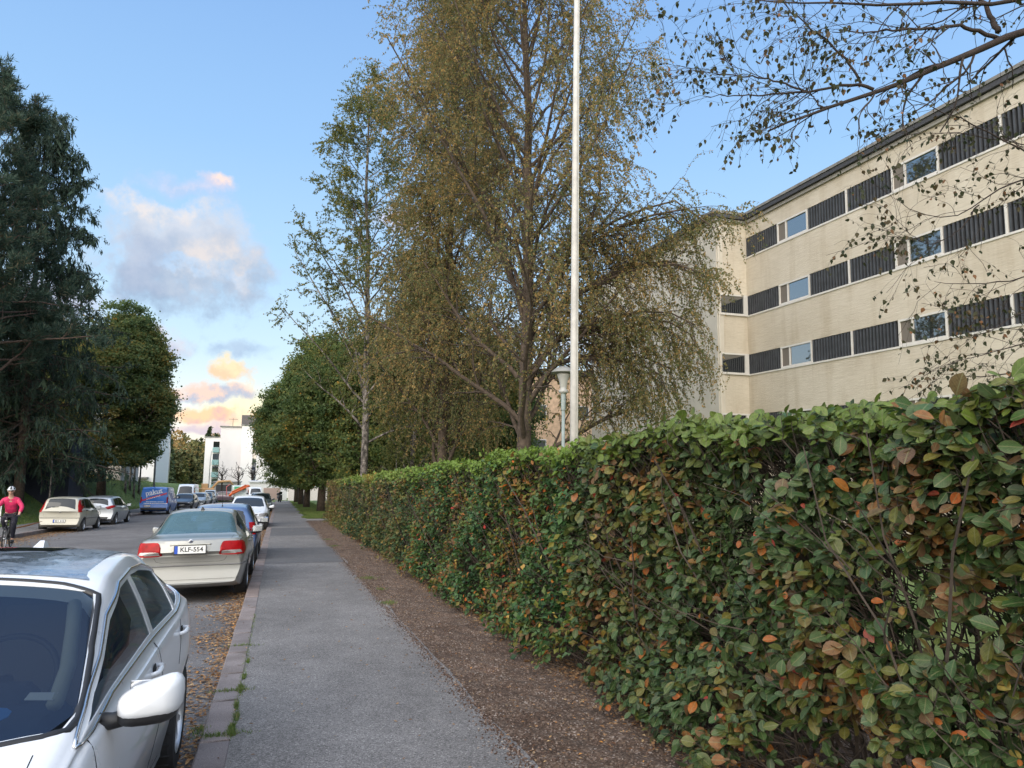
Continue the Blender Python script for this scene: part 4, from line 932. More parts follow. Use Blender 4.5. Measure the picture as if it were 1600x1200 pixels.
# ------------------------------------------------------------------ overhanging birch on the right
def over():
    r=RS(77); root=thing('birch_tree','near birch overhanging from the right, thin dark boughs with sparse brown green leaves','tree',(0,0,0))
    tx,ty=9.6,4.4; g=float(G(ty))
    T=np.array([(tx,ty,g-.1),(tx+.05,ty,2.),(tx-.05,ty+.05,4.5),(tx+.1,ty,6.5),(tx+.1,ty,9.),(tx+.2,ty,13.)])[None]; R=np.array([[.26,.23,.20,.17,.13,.05]])
    def pp(l): return [atY(*q) for q in l]
    boughs=[ # image-plane waypoints with a depth; starts at the trunk
     ([(1760,20,4.6),(1600,48,4.9),(1540,70,5.1),(1480,100,5.3),(1420,125,5.4),(1370,140,5.5),(1330,160,5.6),(1290,172,5.7),(1240,185,5.8),(1200,205,5.9)],.052,(tx,ty,6.2)),
     ([(1365,140,5.5),(1345,132,5.55),(1300,135,5.6),(1260,145,5.7),(1210,148,5.8),(1150,150,5.9),(1100,150,6.0)],.018,None),
     ([(1258,143,5.7),(1235,132,5.8),(1190,122,5.9),(1130,115,6.0),(1060,110,6.2)],.012,None),
     ([(1560,60,5.05),(1500,38,5.1),(1450,45,5.2),(1400,47,5.3),(1350,52,5.4),(1300,50,5.5)],.022,None),
     ([(1345,130,5.55),(1330,100,5.6),(1300,70,5.6),(1260,40,5.7),(1220,5,5.8),(1190,-25,5.9)],.014,None),
     ([(1560,50,5.05),(1545,20,5.1),(1520,-20,5.15),(1480,-60,5.2)],.03,None),
     ([(1700,-20,4.6),(1560,5,4.9),(1450,8,5.1),(1360,5,5.2),(1280,8,5.4),(1180,0,5.6)],.03,(tx,ty,6.9)),
     ([(1285,170,5.7),(1268,150,5.8),(1250,128,5.9)],.010,None),
     ([(1760,330,5.0),(1600,232,5.3),(1560,215,5.4),(1500,185,5.5),(1450,165,5.6),(1400,150,5.7)],.016,(tx,ty,3.9)),
     ([(1700,250,5.2),(1590,222,5.4),(1520,210,5.5),(1460,205,5.6),(1400,215,5.7),(1370,200,5.8)],.010,(tx,ty,4.1)),
     ([(1780,230,5.0),(1640,268,5.3),(1560,290,5.5),(1530,320,5.6),(1490,345,5.7),(1440,340,5.8),(1400,310,5.9)],.015,(tx,ty,4.3)),
     ([(1530,320,5.6),(1500,360,5.7),(1450,385,5.8),(1400,350,5.9)],.008,None),
     ([(1780,440,5.2),(1640,420,5.5),(1580,440,5.7),(1520,445,5.8),(1460,440,5.9)],.014,(tx,ty,3.3)),
     ([(1780,540,5.2),(1640,520,5.5),(1580,545,5.7),(1530,555,5.8),(1480,570,5.9)],.014,(tx,ty,2.9)),
     ([(1780,600,5.2),(1650,590,5.5),(1590,580,5.7),(1540,590,5.8),(1470,585,5.9)],.012,(tx,ty,2.6)),
     ([(1750,480,5.0),(1640,470,5.3),(1590,490,5.5),(1550,520,5.6),(1500,530,5.7)],.012,(tx,ty,3.0)),
    ]
    m=MB(); m.tube(T[0],R[0],14); dens=[]
    allp=[]
    for i,(w_,rad,start) in enumerate(boughs):
        q=pp(w_)
        if start is not None: q=[np.array(start)]+q
        q=np.array(q); k=24; s=np.linspace(0,1,k); d=np.concatenate([[0],np.cumsum(np.linalg.norm(np.diff(q,axis=0),axis=1))]); d/=d[-1]
        # smooth resample
        Q=np.stack([np.interp(s,d,q[:,c]) for c in range(3)],-1)
        for _ in range(2): Q[1:-1]=(Q[:-2]+2*Q[1:-1]+Q[2:])/4
        Q[1:-1]+=r.normal(0,.008,(k-2,3))
        rr=rad*np.linspace(1.35 if start is not None else 1,.18,k); m.tube(Q,rr,8); allp.append((Q,rr,w_))
    P1=np.stack([a for a,_,_ in allp]); R1=np.stack([b for _,b,_ in allp])
    P2,R2,_=grow(P1,R1,15,.3,1.,lambda t,p:.75*np.ones_like(t),.7,8,r,grav=-.35,wob=.17,rr=.5,minr=.0022,tip=.4)
    P3,R3,_=grow(P2,R2,5,.1,1.,lambda t,p:.36*np.ones_like(t),.7,7,r,grav=-.8,wob=.2,rr=.6,minr=.0013,tip=.5)
    m.tubes(P2,R2,4); m.tubes(P3,R3,3); m.obj('trunk',M['twig'],root,smooth=True)
    m=MB(); p,t=onleaf(P3,4,r,.2,1.); k=r.uniform(0,1,len(p))<.85; p,t=p[k],t[k]
    hang=nrm(r.normal(0,.5,(len(p),3))+np.array([0,0,-1.]))
    # birch leaf: rounded triangle with folded midrib
    tv=np.array([(0,0,0),(.30,.18,.05),(.36,.42,.07),(.18,.75,.03),(0,1.,-.06),(-.18,.75,.03),(-.36,.42,.07),(-.30,.18,.05),(0,.45,0)])
    tf=np.array([(8,i,(i+1)%8) for i in range(8)])
    def put(p,L,hang,rn):
        n=len(p); nr=nrm(np.cross(hang,r.normal(0,1,(n,3)))); x=np.cross(hang,nr)
        # short stalk
        V=p[:,None]+(tv[None,:,0:1]*x[:,None]+(tv[None,:,1:2]+.15)*hang[:,None]+tv[None,:,2:3]*nr[:,None])*L[:,None,None]
        F=(np.arange(n)[:,None,None]*9+tf[None]).reshape(-1,3); m.add(V.reshape(-1,3),F,np.repeat(rn,8))
    put(p,.054*r.uniform(.6,1.25,len(p)),hang,np.clip(r.normal(.45,.25,len(p)),0,1))
    # a few big nearer leaves
    bx=[(1450,80),(1470,72),(1490,75),(1410,30),(1300,35),(1320,40),(1345,90),(1360,62),(1500,60),(1530,20),(1465,110),(1480,118),(1395,28),(1310,100),(1335,100),(1555,45),(1575,20),(1590,10)]
    P=np.array([atY(x+r.normal(0,6),y+r.normal(0,6),3.3) for x,y in bx]); 
    m.obj('crown',leafmat('overhang_birch_leaves',[(0,(.02,.03,.012)),(.5,(.045,.05,.02)),(.8,(.09,.06,.03)),(1,(.22,.10,.04))],.55,.25,1.,.2),root,attr=True)
over()
# ------------------------------------------------------------------ cars
M['carglass']=glassmat('car_glass_dark',(.012,.016,.020),1.,.03)
M['carglass_see']=glassmat('car_glass',(.012,.02,.028),.42,.02)
M['cabin']=simple('dark_cabin',(.03,.03,.034),.8,var=.2)
M['gap']=simple('panel_gap',(.012,.012,.012),.9)
M['redlens']=simple('red_lens',(.30,.004,.006),.35,var=.35,vs=9,spec=.2)
M['clearlens']=simple('clear_lens',(.42,.40,.39),.15,.3,coat=.5,var=.3,vs=14)
M['plate']=simple('plate_white',(.72,.72,.70),.4)
M['plateblue']=simple('plate_blue',(.02,.08,.45),.4)
M['ink']=simple('plate_ink',(.015,.015,.018),.5)
def crv(pts,y):
    """monotone-ish smooth interpolation through control points"""
    p=np.array(pts,float); x=p[:,0]; v=p[:,1]; h=np.diff(x); d=np.diff(v)/h
    m=np.zeros(len(x)); m[1:-1]=np.where(d[:-1]*d[1:]>0,2*d[:-1]*d[1:]/(d[:-1]+d[1:]+1e-12),0); m[0]=d[0]; m[-1]=d[-1]
    y=np.clip(np.asarray(y,float),x[0],x[-1]); i=np.clip(np.searchsorted(x,y,'right')-1,0,len(x)-2); t=(y-x[i])/h[i]
    return (2*t**3-3*t**2+1)*v[i]+(t**3-2*t**2+t)*h[i]*m[i]+(-2*t**3+3*t**2)*v[i+1]+(t**3-t**2)*h[i]*m[i+1]
def catmull(P,n):
    P=np.array(P,float); Q=np.vstack([2*P[0]-P[1],P,2*P[-1]-P[-2]]); out=[]
    for i in range(len(P)-1):
        for t in np.linspace(0,1,n,endpoint=False):
            a,b,c,d=Q[i:i+4]; out.append(.5*(2*b+(c-a)*t+(2*a-5*b+4*c-d)*t*t+(3*b-a-3*c+d)*t**3))
    out.append(P[-1]); return np.array(out)
def loft(sp,inset=0.,y0=None,y1=None,ns=70,zb=None,sub=4):
    L=sp['L']; y0=0 if y0 is None else y0; y1=L if y1 is None else y1
    ys=np.unique(np.concatenate([np.linspace(y0,y1,ns),[y0,y1]])) if inset else np.unique(np.concatenate([np.array([0,.012,.03,.06,.1]),np.linspace(.14,L-.14,ns),L-np.array([0,.012,.03,.06,.1])]))
    rings=[]
    for y in ys:
        b=float(crv(sp['bot'],y)); s=float(crv(sp['belt'],y)); t=float(crv(sp['top'],y))-inset
        W=sp['W']/2*float(crv(sp['plan'],y)); hs=W*sp.get('sh',.965); he=float(crv(sp['edge'],y))*sp['W']/2-inset*1.3; hb=W*.93; ce=sp.get('crown',.075)
        s=min(s,t-.015); he=min(he,hs-.05); ce=min(ce,max(.012,(t-s)*.45))
        if zb is not None: b=zb; s=max(s-0.02,b+.1); hs-=inset; hb=W-inset; W-=inset
        mz=b+(s-b)*.52
        P=[(0,b),(hb*.55,b),(hb-.05,b+.005),(hb,b+.07),(W,mz),(W-.004,s-(s-b)*.22),(hs,s-.035),(hs-.028,s),
           ((hs-.03)*.52+he*.48+.012,s*.5+(t-ce)*.5),(he+.004,t-ce-.005),(he-.07,t-ce*.42),(he*.5,t-ce*.1),(0,t)]
        half=catmull(P,sub); half[0,0]=0; half[-1,0]=0; half[:,0]=np.maximum(half[:,0],0)
        bow=float(crv(sp['bow'],y)) 
        rightx=half[:,0]; zz=half[:,1]
        f=(rightx/(sp['W']/2))
        yy=y+bow*f*f
        ring=np.concatenate([np.stack([rightx,yy,zz],-1),np.stack([-rightx,yy,zz],-1)[-2:0:-1]])
        rings.append(ring)
    n=len(rings[0]); k=len(rings); V=np.concatenate(rings)
    F=[(i*n+j,(i+1)*n+j,(i+1)*n+(j+1)%n,i*n+(j+1)%n) for i in range(k-1) for j in range(n)]
    # caps as rows of quads between left and right sides
    h=n//2
    for base,flip in ((0,0),((k-1)*n,1)):
        for j in range(h):
            a,b_=base+j,base+j+1; c,d=base+(n-j-1)%n,base+(n-j)%n
            f=(a,b_,c,d) if j>0 else (a,b_,c)
            if j==h-1: f=(a,b_,d)
            F.append(tuple(reversed(f)) if flip else f)
    return V,F
def tmpobj(V,F,mi=0,nm=2):
    me=bpy.data.meshes.new('tmp'); me.from_pydata([tuple(v) for v in V],[],[tuple(int(i) for i in f) for f in F])
    for q in range(nm): me.materials.append(None)
    for p in me.polygons: p.material_index=mi
    o=bpy.data.objects.new('tmp',me); COL.objects.link(o); return o
def fixn(o):
    import bmesh
    bm=bmesh.new(); bm.from_mesh(o.data); bmesh.ops.remove_doubles(bm,verts=bm.verts,dist=1e-5); bmesh.ops.recalc_face_normals(bm,faces=bm.faces); bm.to_mesh(o.data); bm.free()
def cut(o,cutters):
    for c in cutters:
        fixn(c); md=o.modifiers.new('b','BOOLEAN'); md.operation='DIFFERENCE'; md.solver='EXACT'; md.object=c
        dg=bpy.context.evaluated_depsgraph_get(); dg.update(); me=bpy.data.meshes.new_from_object(o.evaluated_get(dg))
        old=o.data; o.modifiers.clear(); o.data=me; bpy.data.meshes.remove(old)
        m_=c.data; bpy.data.objects.remove(c); bpy.data.meshes.remove(m_)
def prism(poly,axis,a,b):
    n=len(poly); V=[]
    for q in (a,b):
        for (u,v) in poly: V.append({'x':(q,u,v),'z':(u,v,q),'y':(u,q,v)}[axis])
    F=[(i,(i+1)%n,n+(i+1)%n,n+i) for i in range(n)]+[tuple(range(n-1,-1,-1)),tuple(range(n,2*n))]
    return tmpobj(V,F,1)
def roundpoly(P,k=2,f=.22):
    P=[np.array(p,float) for p in P]
    for _ in range(k):
        Q=[]
        for i in range(len(P)):
            a,b=P[i],P[(i+1)%len(P)]; Q+= [a+(b-a)*f,b-(b-a)*f]
        P=Q; f=.25
    return [tuple(p) for p in P]
DIRS={'+x':(lambda u,v:Vector((5,u,v)),Vector((-1,0,0))),'-x':(lambda u,v:Vector((-5,u,v)),Vector((1,0,0))),'z':(lambda u,v:Vector((u,v,6)),Vector((0,0,-1))),'f':(lambda u,v:Vector((u,-9,v)),Vector((0,1,0))),'r':(lambda u,v:Vector((u,15,v)),Vector((0,-1,0)))}
def hit(bvh,axis,u,v,off):
    o,d=DIRS[axis]; h=bvh.ray_cast(o(u,v),d)
    if h[0] is None: return None
    n=h[1]
    if n.dot(d)>0: n=-n
    return np.array(h[0]+n*off)
def decal(mb,bvh,poly,axis,off=.004,nu=22,nv=14,mi=0):
    P=np.array(poly); us=np.linspace(P[:,0].min()+1e-4,P[:,0].max()-1e-4,nu); ids={}; V=[]; F=[]
    for i,u in enumerate(us):
        c=[]
        for k in range(len(P)):
            a,b=P[k],P[(k+1)%len(P)]
            if (a[0]-u)*(b[0]-u)<=0 and abs(a[0]-b[0])>1e-9: c.append(a[1]+(b[1]-a[1])*(u-a[0])/(b[0]-a[0]))
        if len(c)<2: continue
        for j,v in enumerate(np.linspace(min(c),max(c),nv)):
            h=hit(bvh,axis,u,v,off)
            if h is not None: ids[i,j]=len(V); V.append(h)
    for i in range(nu-1):
        for j in range(nv-1):
            q=[(i,j),(i+1,j),(i+1,j+1),(i,j+1)]
            if all(x in ids for x in q):
                f=[ids[x] for x in q]; pts=np.array([V[x] for x in f])
                if np.linalg.norm(pts.max(0)-pts.min(0))<.45: F.append(tuple(f))
    if F: mb.add(np.array(V),F,None,mi)
def rail(mb,bvh,path,axis,r=.006,off=.002,closed=False,n=6,dens=.03,mi=0):
    P=[np.array(p,float) for p in path]; 
    if closed: P.append(P[0])
    out=[]
    for a,b in zip(P[:-1],P[1:]):
        k=max(1,int(np.linalg.norm(b-a)/dens))
        for t in np.linspace(0,1,k,endpoint=False):
            h=hit(bvh,axis,*(a+(b-a)*t),off); 
            if h is not None: out.append(h)
    h=hit(bvh,axis,*P[-1],off)
    if h is not None: out.append(h)
    if len(out)>2: mb.tube(out,r,n,True,None,mi)
def textmesh(s,size,mat,name,parent,loc,rot,extr=.002,align='CENTER',bold=0.):
    c=bpy.data.curves.new('t','FONT'); c.body=s; c.size=size; c.extrude=extr; c.align_x=align; c.align_y='CENTER'; c.offset=bold; c.resolution_u=3
    o=bpy.data.objects.new('t',c); COL.objects.link(o); dg=bpy.context.evaluated_depsgraph_get(); dg.update()
    me=bpy.data.meshes.new_from_object(o.evaluated_get(dg)); bpy.data.objects.remove(o); bpy.data.curves.remove(c)
    me.materials.clear(); me.materials.append(mat)
    q=bpy.data.objects.new(name,me); COL.objects.link(q); q.parent=parent; q.location=loc; q.rotation_euler=rot; return q
def wheel(root,x,y,r,w=.2,side=1,spokes=10,hub=None):
    t=MB(); t.lathe([(r*.66,-w/2),(r*.9,-w/2),(r*.985,-w*.36),(r,-w*.15),(r,w*.15),(r*.985,w*.36),(r*.9,w/2),(r*.66,w/2)],28,axis='x')
    for k in range(28):
        a=2*PI*k/28
        R=np.array([[1,0,0],[0,math.cos(a),-math.sin(a)],[0,math.sin(a),math.cos(a)]]); t.box(-w*.42,w*.42,-.006,.006,r-.004,r+.003,R=R)
    o=t.obj('wheel',M['rubber'],root,auto=35,loc=(x,y,r))
    m=MB(); s=side
    m.lathe([(r*.67,s*w*.46),(r*.64,s*w*.49),(r*.61,s*w*.40),(r*.6,-s*w*.2)],28,axis='x',mi=0); m.lathe([(0.001,-s*w*.1),(r*.6,-s*w*.1)],28,axis='x',mi=1)
    m.lathe([(.001,s*w*.42),(r*.13,s*w*.42),(r*.16,s*w*.36),(r*.16,s*w*.2)],16,axis='x',mi=0)
    for k in range(spokes):
        a=2*PI*k/spokes; R=np.array([[1,0,0],[0,math.cos(a),-math.sin(a)],[0,math.sin(a),math.cos(a)]])
        m.box(s*w*.26 if s>0 else s*w*.40,s*w*.40 if s>0 else s*w*.26,-r*.045,r*.045,r*.1,r*.63,R=R)
    m.obj('rim',[M['rim'],M['gap']],o,auto=35)
    return o
def car(name,label,cat,loc,rot,sp,group=None):
    """sp: spec. y=0 nose, y=L tail; origin at the ground centre"""
    L,W=sp['L'],sp['W']; root=thing(name,label,cat,loc,rot,group)
    V,F=loft(sp,ns=sp.get('ns',60)); body=tmpobj(V,F,0); fixn(body)
    bm_me=body.data; bvh=BVHTree.FromPolygons([v.co.copy() for v in bm_me.vertices],[tuple(p.vertices) for p in bm_me.polygons])
    sp['bvh']=bvh
    cutters=[]
    r=sp['r']; wy=sp['wy']; ar=sp.get('arch',r+.045)
    for y in wy:
        for s in (-1,1):
            n=28; poly=[(y+ar*math.cos(2*PI*k/n),r+.0+ar*math.sin(2*PI*k/n)) for k in range(n)]
            x0,x1=(W/2-.30,W/2+.3) if s>0 else (-W/2-.3,-W/2+.30); cutters.append(prism(poly,'x',x0,x1))
    sw=sp['side']; see=sp.get('see',False)
    if see:
        # hollow cabin, then window openings
        Vi,Fi=loft(sp,inset=.05,y0=sp['cab'][0],y1=sp['cab'][1],ns=24,zb=sp['cab'][2]); c=tmpobj(Vi,Fi,1); cutters.append(c)
        for w_ in sw: cutters.append(prism(w_,'x',-W,W))
        cutters.append(prism(sp['ws'],'z',sp['cab'][2]+.12,3)); cutters.append(prism(sp['rw'],'z',sp['cab'][2]+.2,3))
    cut(body,cutters)
    me=body.data; me.materials.clear(); me.materials.append(sp['paint']); me.materials.append(M['cabin'] if see else M['gap'])
    if sp.get('roofmat'): pass
    body.name='body'; body.parent=root; me.name='body'
    for p in me.polygons: p.use_smooth=True
    try: me.set_sharp_from_angle(angle=math.radians(38))
    except Exception: pass
    off=-.004 if see else .004
    gm=sp.get('gm',M['carglass_see']) if see else M['carglass']
    def dc(name,poly,axis,mat,o_=.004,nu=22,nv=12,sm=True,par=None):
        m=MB(); decal(m,bvh,poly,axis,o_,nu,nv)
        if m.n: 
            q=m.obj(name,mat,par or root,smooth=sm); return q
    dc('windshield',sp['ws'],'z',gm,off,30,20); dc('rear_window',sp['rw'],'z',sp.get('rwmat',gm),off,30,16)
    for w_ in sw:
        for ax in ('+x','-x'): dc('side_window',w_,ax,gm,off,26,10)
    if 'dlo' in sp:
        for ax in ('+x','-x'):
            if not see: dc('window_surround',sp['dlo'],ax,M['black'],.0025,30,12)
            if sp.get('chrome'):
                m=MB(); rail(m,bvh,sp['dlo'],ax,.008,.003,True); m.obj('window_trim',M['chrome'],root,smooth=True)
    # panel gaps
    m=MB()
    for (path,ax) in sp.get('gaps',[]):
        for a in ((ax,) if ax in 'zfr' else ('+x','-x')): rail(m,bvh,path,a,.0024,-.0004,n=4,dens=.03)
    if m.n: m.obj('panel_gap',M['gap'],body)
    for (nm,path,ax,rad,mat) in sp.get('rails',[]):
        for a in ((ax,) if ax in 'zfr' else ('+x','-x')):
            m=MB(); rail(m,bvh,path,a,rad,.0,n=8); 
            if m.n: m.obj(nm,mat,root,smooth=True)
    for (nm,poly,ax,mat,o_) in sp.get('decals',[]):
        for a in ((ax,) if ax in 'zfr' else ('+x','-x')):
            dc(nm,poly,a,mat,o_,20,12)
    for (nm,poly,ax,mat,o_) in sp.get('pairs',[]):   # mirrored left/right pieces
        for s in (-1,1):
            dc(nm,[(s*u,v) for u,v in poly] ,ax,mat,o_,18,10)
    for y in wy:
        for s in (-1,1): wheel(root,s*(W/2-.115),y,r,.2,s,sp.get('spokes',10))
    # handles
    for y,z in sp.get('handles',[]):
        for s in (-1,1):
            h=hit(bvh,'+x' if s>0 else '-x',y,z,.0); m=MB()
            m.tube([h+[0,-.095,-.004],h+[s*.028,-.075,0],h+[s*.032,0,.004],h+[s*.028,.075,.004],h+[0,.095,.004]],[.010,.013,.014,.013,.010],8); m.obj('door_handle',sp.get('hmat',sp['paint']),root,smooth=True)
            m=MB(); m.ell(h+[0,-.0,0],(.006,.055,.03),10,6); m.obj('handle_recess',M['gap'],body,smooth=True)
    # mirrors
    mz=sp['mirror']
    for s in (-1,1):
        h=hit(bvh,'+x' if s>0 else '-x',mz[0],mz[1]-.06,.0); c=h+np.array([s*mz[2],-.01,.07])
        m=MB(); mirror_shell(m,c,s,mz[3] if len(mz)>3 else 1.); mo=m.obj('mirror',sp.get('mmat',sp['paint']),root,smooth=True)
        m=MB(); a=h+np.array([-s*.03,-.02,.0]); m.tube([a,a+[s*.06,0,.0],c+[-s*.05,.0,-.055]],[.035,.03,.03],10); 
        mirror_shell(m,c+np.array([-s*.006,.006,-.030]),s,.93*(mz[3] if len(mz)>3 else 1.)); m.obj('mirror_arm',M['black'],mo,smooth=True)
        m=MB(); m.bbox(c+np.array([0,.052,.0]),(.17,.006,.11),.002); m.obj('mirror_glass',M['chrome'],mo)
    return root,bvh
def mirror_shell(m,c,s,k=1.):
    """rounded housing, wider outboard; flat at the rear"""
    n,mm=20,12; th=np.linspace(0,PI,mm+1)[:,None]; ph=np.linspace(0,2*PI,n,endpoint=False)[None]
    def sg(v,e): return np.sign(v)*np.abs(v)**e
    X=sg(np.sin(th),.6)*sg(np.cos(ph),.6)*np.ones_like(ph); Z=sg(np.sin(th),.6)*sg(np.sin(ph),.62); Y=np.cos(th)*np.ones_like(ph)
    X=X*.122*k; Z=Z*.074*k*(1+.30*s*X/.125); Z=Z+.16*s*X; Y=np.where(Y<0,Y*.10,Y*.045)*k
    Y=Y+ np.abs(X)*0
    V=np.stack([X+c[0],Y+c[1]+ s*X*.15,Z+c[2]],-1).reshape(-1,3)
    F=[(i*n+j,(i+1)*n+j,(i+1)*n+(j+1)%n,i*n+(j+1)%n) for i in range(mm) for j in range(n)]
    m.add(V,F)
def plate(root,c,rot,text,w=.44,h=.112,frame=True):
    """c centre, rot z rotation so that text faces outwards"""
    p=thing('number_plate',None,None,c,rot); p.parent=root; del_keys(p)
    m=MB(); m.box(-w/2,w/2,-.004,.004,-h/2,h/2); b=m.obj('plate_panel',M['plate'],p)
    m=MB(); m.box(-w/2,-w/2+.045,-.006,-.0045,-h/2,h/2); m.obj('country_band',M['plateblue'],p)
    m=MB(); m.box(-w/2-.012,w/2+.012,.0045,.012,-h/2-.022,h/2+.01); m.obj('plate_frame',M['black'],p)
    if text: textmesh(text,.098,M['ink'],'lettering',p,(.022,-.0055,0),(PI/2,0,0),.001,bold=.0015)
    else:
        m=MB()
        for x in (-.13,-.085,-.03,.06,.115,.165): m.box(x-.014,x+.014,-.006,-.0045,-.034,.034)
        m.obj('lettering',M['ink'],p)
    return p
def del_keys(o):
    for k in ('label','category'):
        if k in o: del o[k]
def slope_rot(yaw,roll=0.):
    """yaw about the normal of the sloping street; roll = crossfall in radians about the street axis"""
    Rm=Matrix.Rotation(-math.atan(S),3,'X')@Matrix.Rotation(roll,3,'Y')@Matrix.Rotation(yaw,3,'Z')
    return Rm.to_euler()
def roadz(x,y): return float(G(y)-.14+.075-.018*abs(x+4.8))
def place_loc(x,y): return (x,y,roadz(x,y)+.004)

# --- white coupe-like hatchback in the foreground, facing the camera
WP=paint('pearl_white_paint',(.74,.76,.79),.0,.25,.10)
ws=[(-.68,1.90),(.68,1.90),(.715,1.78),(.80,1.24),(.78,1.13),(.5,1.0),(0,.92),(-.5,1.0),(-.78,1.13),(-.80,1.24),(-.715,1.78)]
M['sky_tint_glass']=glassmat('windscreen_glass',(.006,.018,.05),.58,.02)  # navy tint paints the deep blue sky reflection into the glass
A1=dict(gm=M['sky_tint_glass'],L=4.48,W=1.84,r=.335,wy=(.86,3.55),paint=WP,see=True,arch=.375,
 bot=[(0,.30),(.3,.20),(4.1,.20),(4.48,.34)],
 belt=[(0,.60),(.3,.74),(1.1,.93),(2.2,.96),(3.2,1.01),(3.9,1.04),(4.3,.98),(4.48,.8)],
 top=[(0,.66),(.12,.78),(.5,.88),(.92,.975),(1.06,1.02),(1.78,1.345),(2.05,1.425),(2.7,1.46),(3.3,1.415),(3.8,1.30),(4.15,1.16),(4.3,1.10),(4.48,.90)],
 edge=[(0,.82),(.9,.91),(1.1,.90),(1.85,.79),(2.7,.735),(3.4,.70),(3.9,.66),(4.3,.76),(4.48,.8)],
 plan=[(0,.80),(.15,.90),(.5,.97),(1.2,.985),(2.4,.985),(3.5,1.0),(4.1,.96),(4.48,.82)],
 bow=[(0,.42),(.5,.30),(1.1,.17),(2.0,.10),(2.7,0),(3.8,-.08),(4.48,-.38)],
 ws=ws,rw=[(-.50,3.36),(.50,3.36),(.58,3.5),(.60,4.05),(-.60,4.05),(-.58,3.5)],
 side=[[(1.22,.965),(1.28,.985),(1.62,1.11),(1.86,1.215),(2.2,1.31),(2.47,1.33),(2.56,1.03),(1.6,.99)],
       [(2.54,1.335),(2.85,1.33),(3.25,1.285),(3.38,1.26),(3.30,1.04),(2.64,1.03)],
       [(3.43,1.245),(3.62,1.195),(3.80,1.13),(3.74,1.095),(3.38,1.05)]],
 dlo=[(1.08,.935),(1.16,.965),(1.58,1.125),(1.83,1.24),(2.2,1.335),(2.6,1.36),(3.0,1.345),(3.35,1.29),(3.65,1.225),(3.87,1.125),(3.75,1.07),(3.3,1.02),(2.6,1.005),(1.6,.975),(1.25,.93)],
 chrome=True,cab=(1.1,4.0,.68),handles=[(2.38,.885),(3.28,.915)],mirror=(1.42,.985,.155,.93),
 gaps=[([(1.16,.30),(1.14,.6),(1.2,.93)],'x'),([(2.56,.26),(2.58,.98)],'x'),([(3.12,.75),(3.3,.98)],'x'),([(.70,.18),(.76,.6),(.74,1.0)],'z'),([(-.70,.18),(-.76,.6),(-.74,1.0)],'z'),([(1.2,.30),(2.5,.28),(3.0,.28)],'x')],
 pairs=[('headlight',roundpoly([(.50,.70),(.86,.78),(.88,.66),(.55,.60)]),'f',M['clearlens'],.006)],
 decals=[('grille',roundpoly([(-.40,.64),(.40,.64),(.34,.44),(-.34,.44)]),'f',M['black'],.006)])
X0,Y0=-1.45,1.67+2.24
# roof panel dark glass + sunroof
root,bvh=car('parked_car','white hatchback nearest the camera with a blue parking disc and a big white door mirror','car',place_loc(X0,Y0),slope_rot(0,.010),A1)
def bodyshift(root,L):
    for c in root.children:
        c.location.y-=L/2
bodyshift(root,4.48)
def partdec(poly,ax,name,mat,off,nu=30,nv=16,bv=bvh,rt=root,L=4.48):
    m=MB(); decal(m,bv,poly,ax,off,nu,nv); o=m.obj(name,mat,rt,smooth=True); o.location.y=-L/2; return o
def roofglass():  # dark roof: the reflected sky's pale blue-grey put into the base colour
    m,nt,b=newmat('sky_tinted_roof_skin'); v=coord(nt); n=noise(nt,v,5.,6,.7,1.2); n2=noise(nt,v,45,4,.7)
    r=ramp(nt,n.outputs['Fac'],[(.42,(.34,.38,.43)),(.5,(.5,.53,.56)),(.56,(.36,.40,.45))]); s=ramp(nt,n2.outputs['Fac'],[(.4,(.85,)*3),(.65,(1.1,)*3)])
    c=mix(nt,1.,r.outputs['Color'],s.outputs['Color'],'MULTIPLY'); nt.links.new(c,b.inputs['Base Color']); b.inputs['Metallic'].default_value=.75
    rr=ramp(nt,n.outputs['Fac'],[(.4,(.22,)*3),(.5,(.5,)*3),(.6,(.25,)*3)]); nt.links.new(rr.outputs['Color'],b.inputs['Roughness']); b.inputs['Coat Weight'].default_value=.6; return m
partdec([(-.64,1.99),(.64,1.99),(.63,2.4),(.61,3.0),(.585,3.34),(-.585,3.34),(-.61,3.0),(-.63,2.4)],'z','roof_panel',roofglass(),.003,34,22)
partdec([(-.33,2.62),(.33,2.62),(.35,2.70),(.33,3.12),(-.33,3.12),(-.35,2.70)],'z','sunroof',M['carglass'],.006)
ring=[(-.645,1.92),(-.61,2.06),(.61,2.06),(.645,1.92)]
# black ceramic band round the windshield
m=MB(); 
wsb=roundpoly([(-.695,1.93),(0,1.95),(.695,1.93),(.73,1.78),(.815,1.24),(.795,1.12),(.5,.98),(0,.90),(-.5,.98),(-.795,1.12),(-.815,1.24),(-.73,1.78)],1,.2)
rail(m,bvh,wsb,'z',.018,-.010,True,n=6); o=m.obj('windshield_border',M['black'],root,smooth=True); o.location.y=-2.24
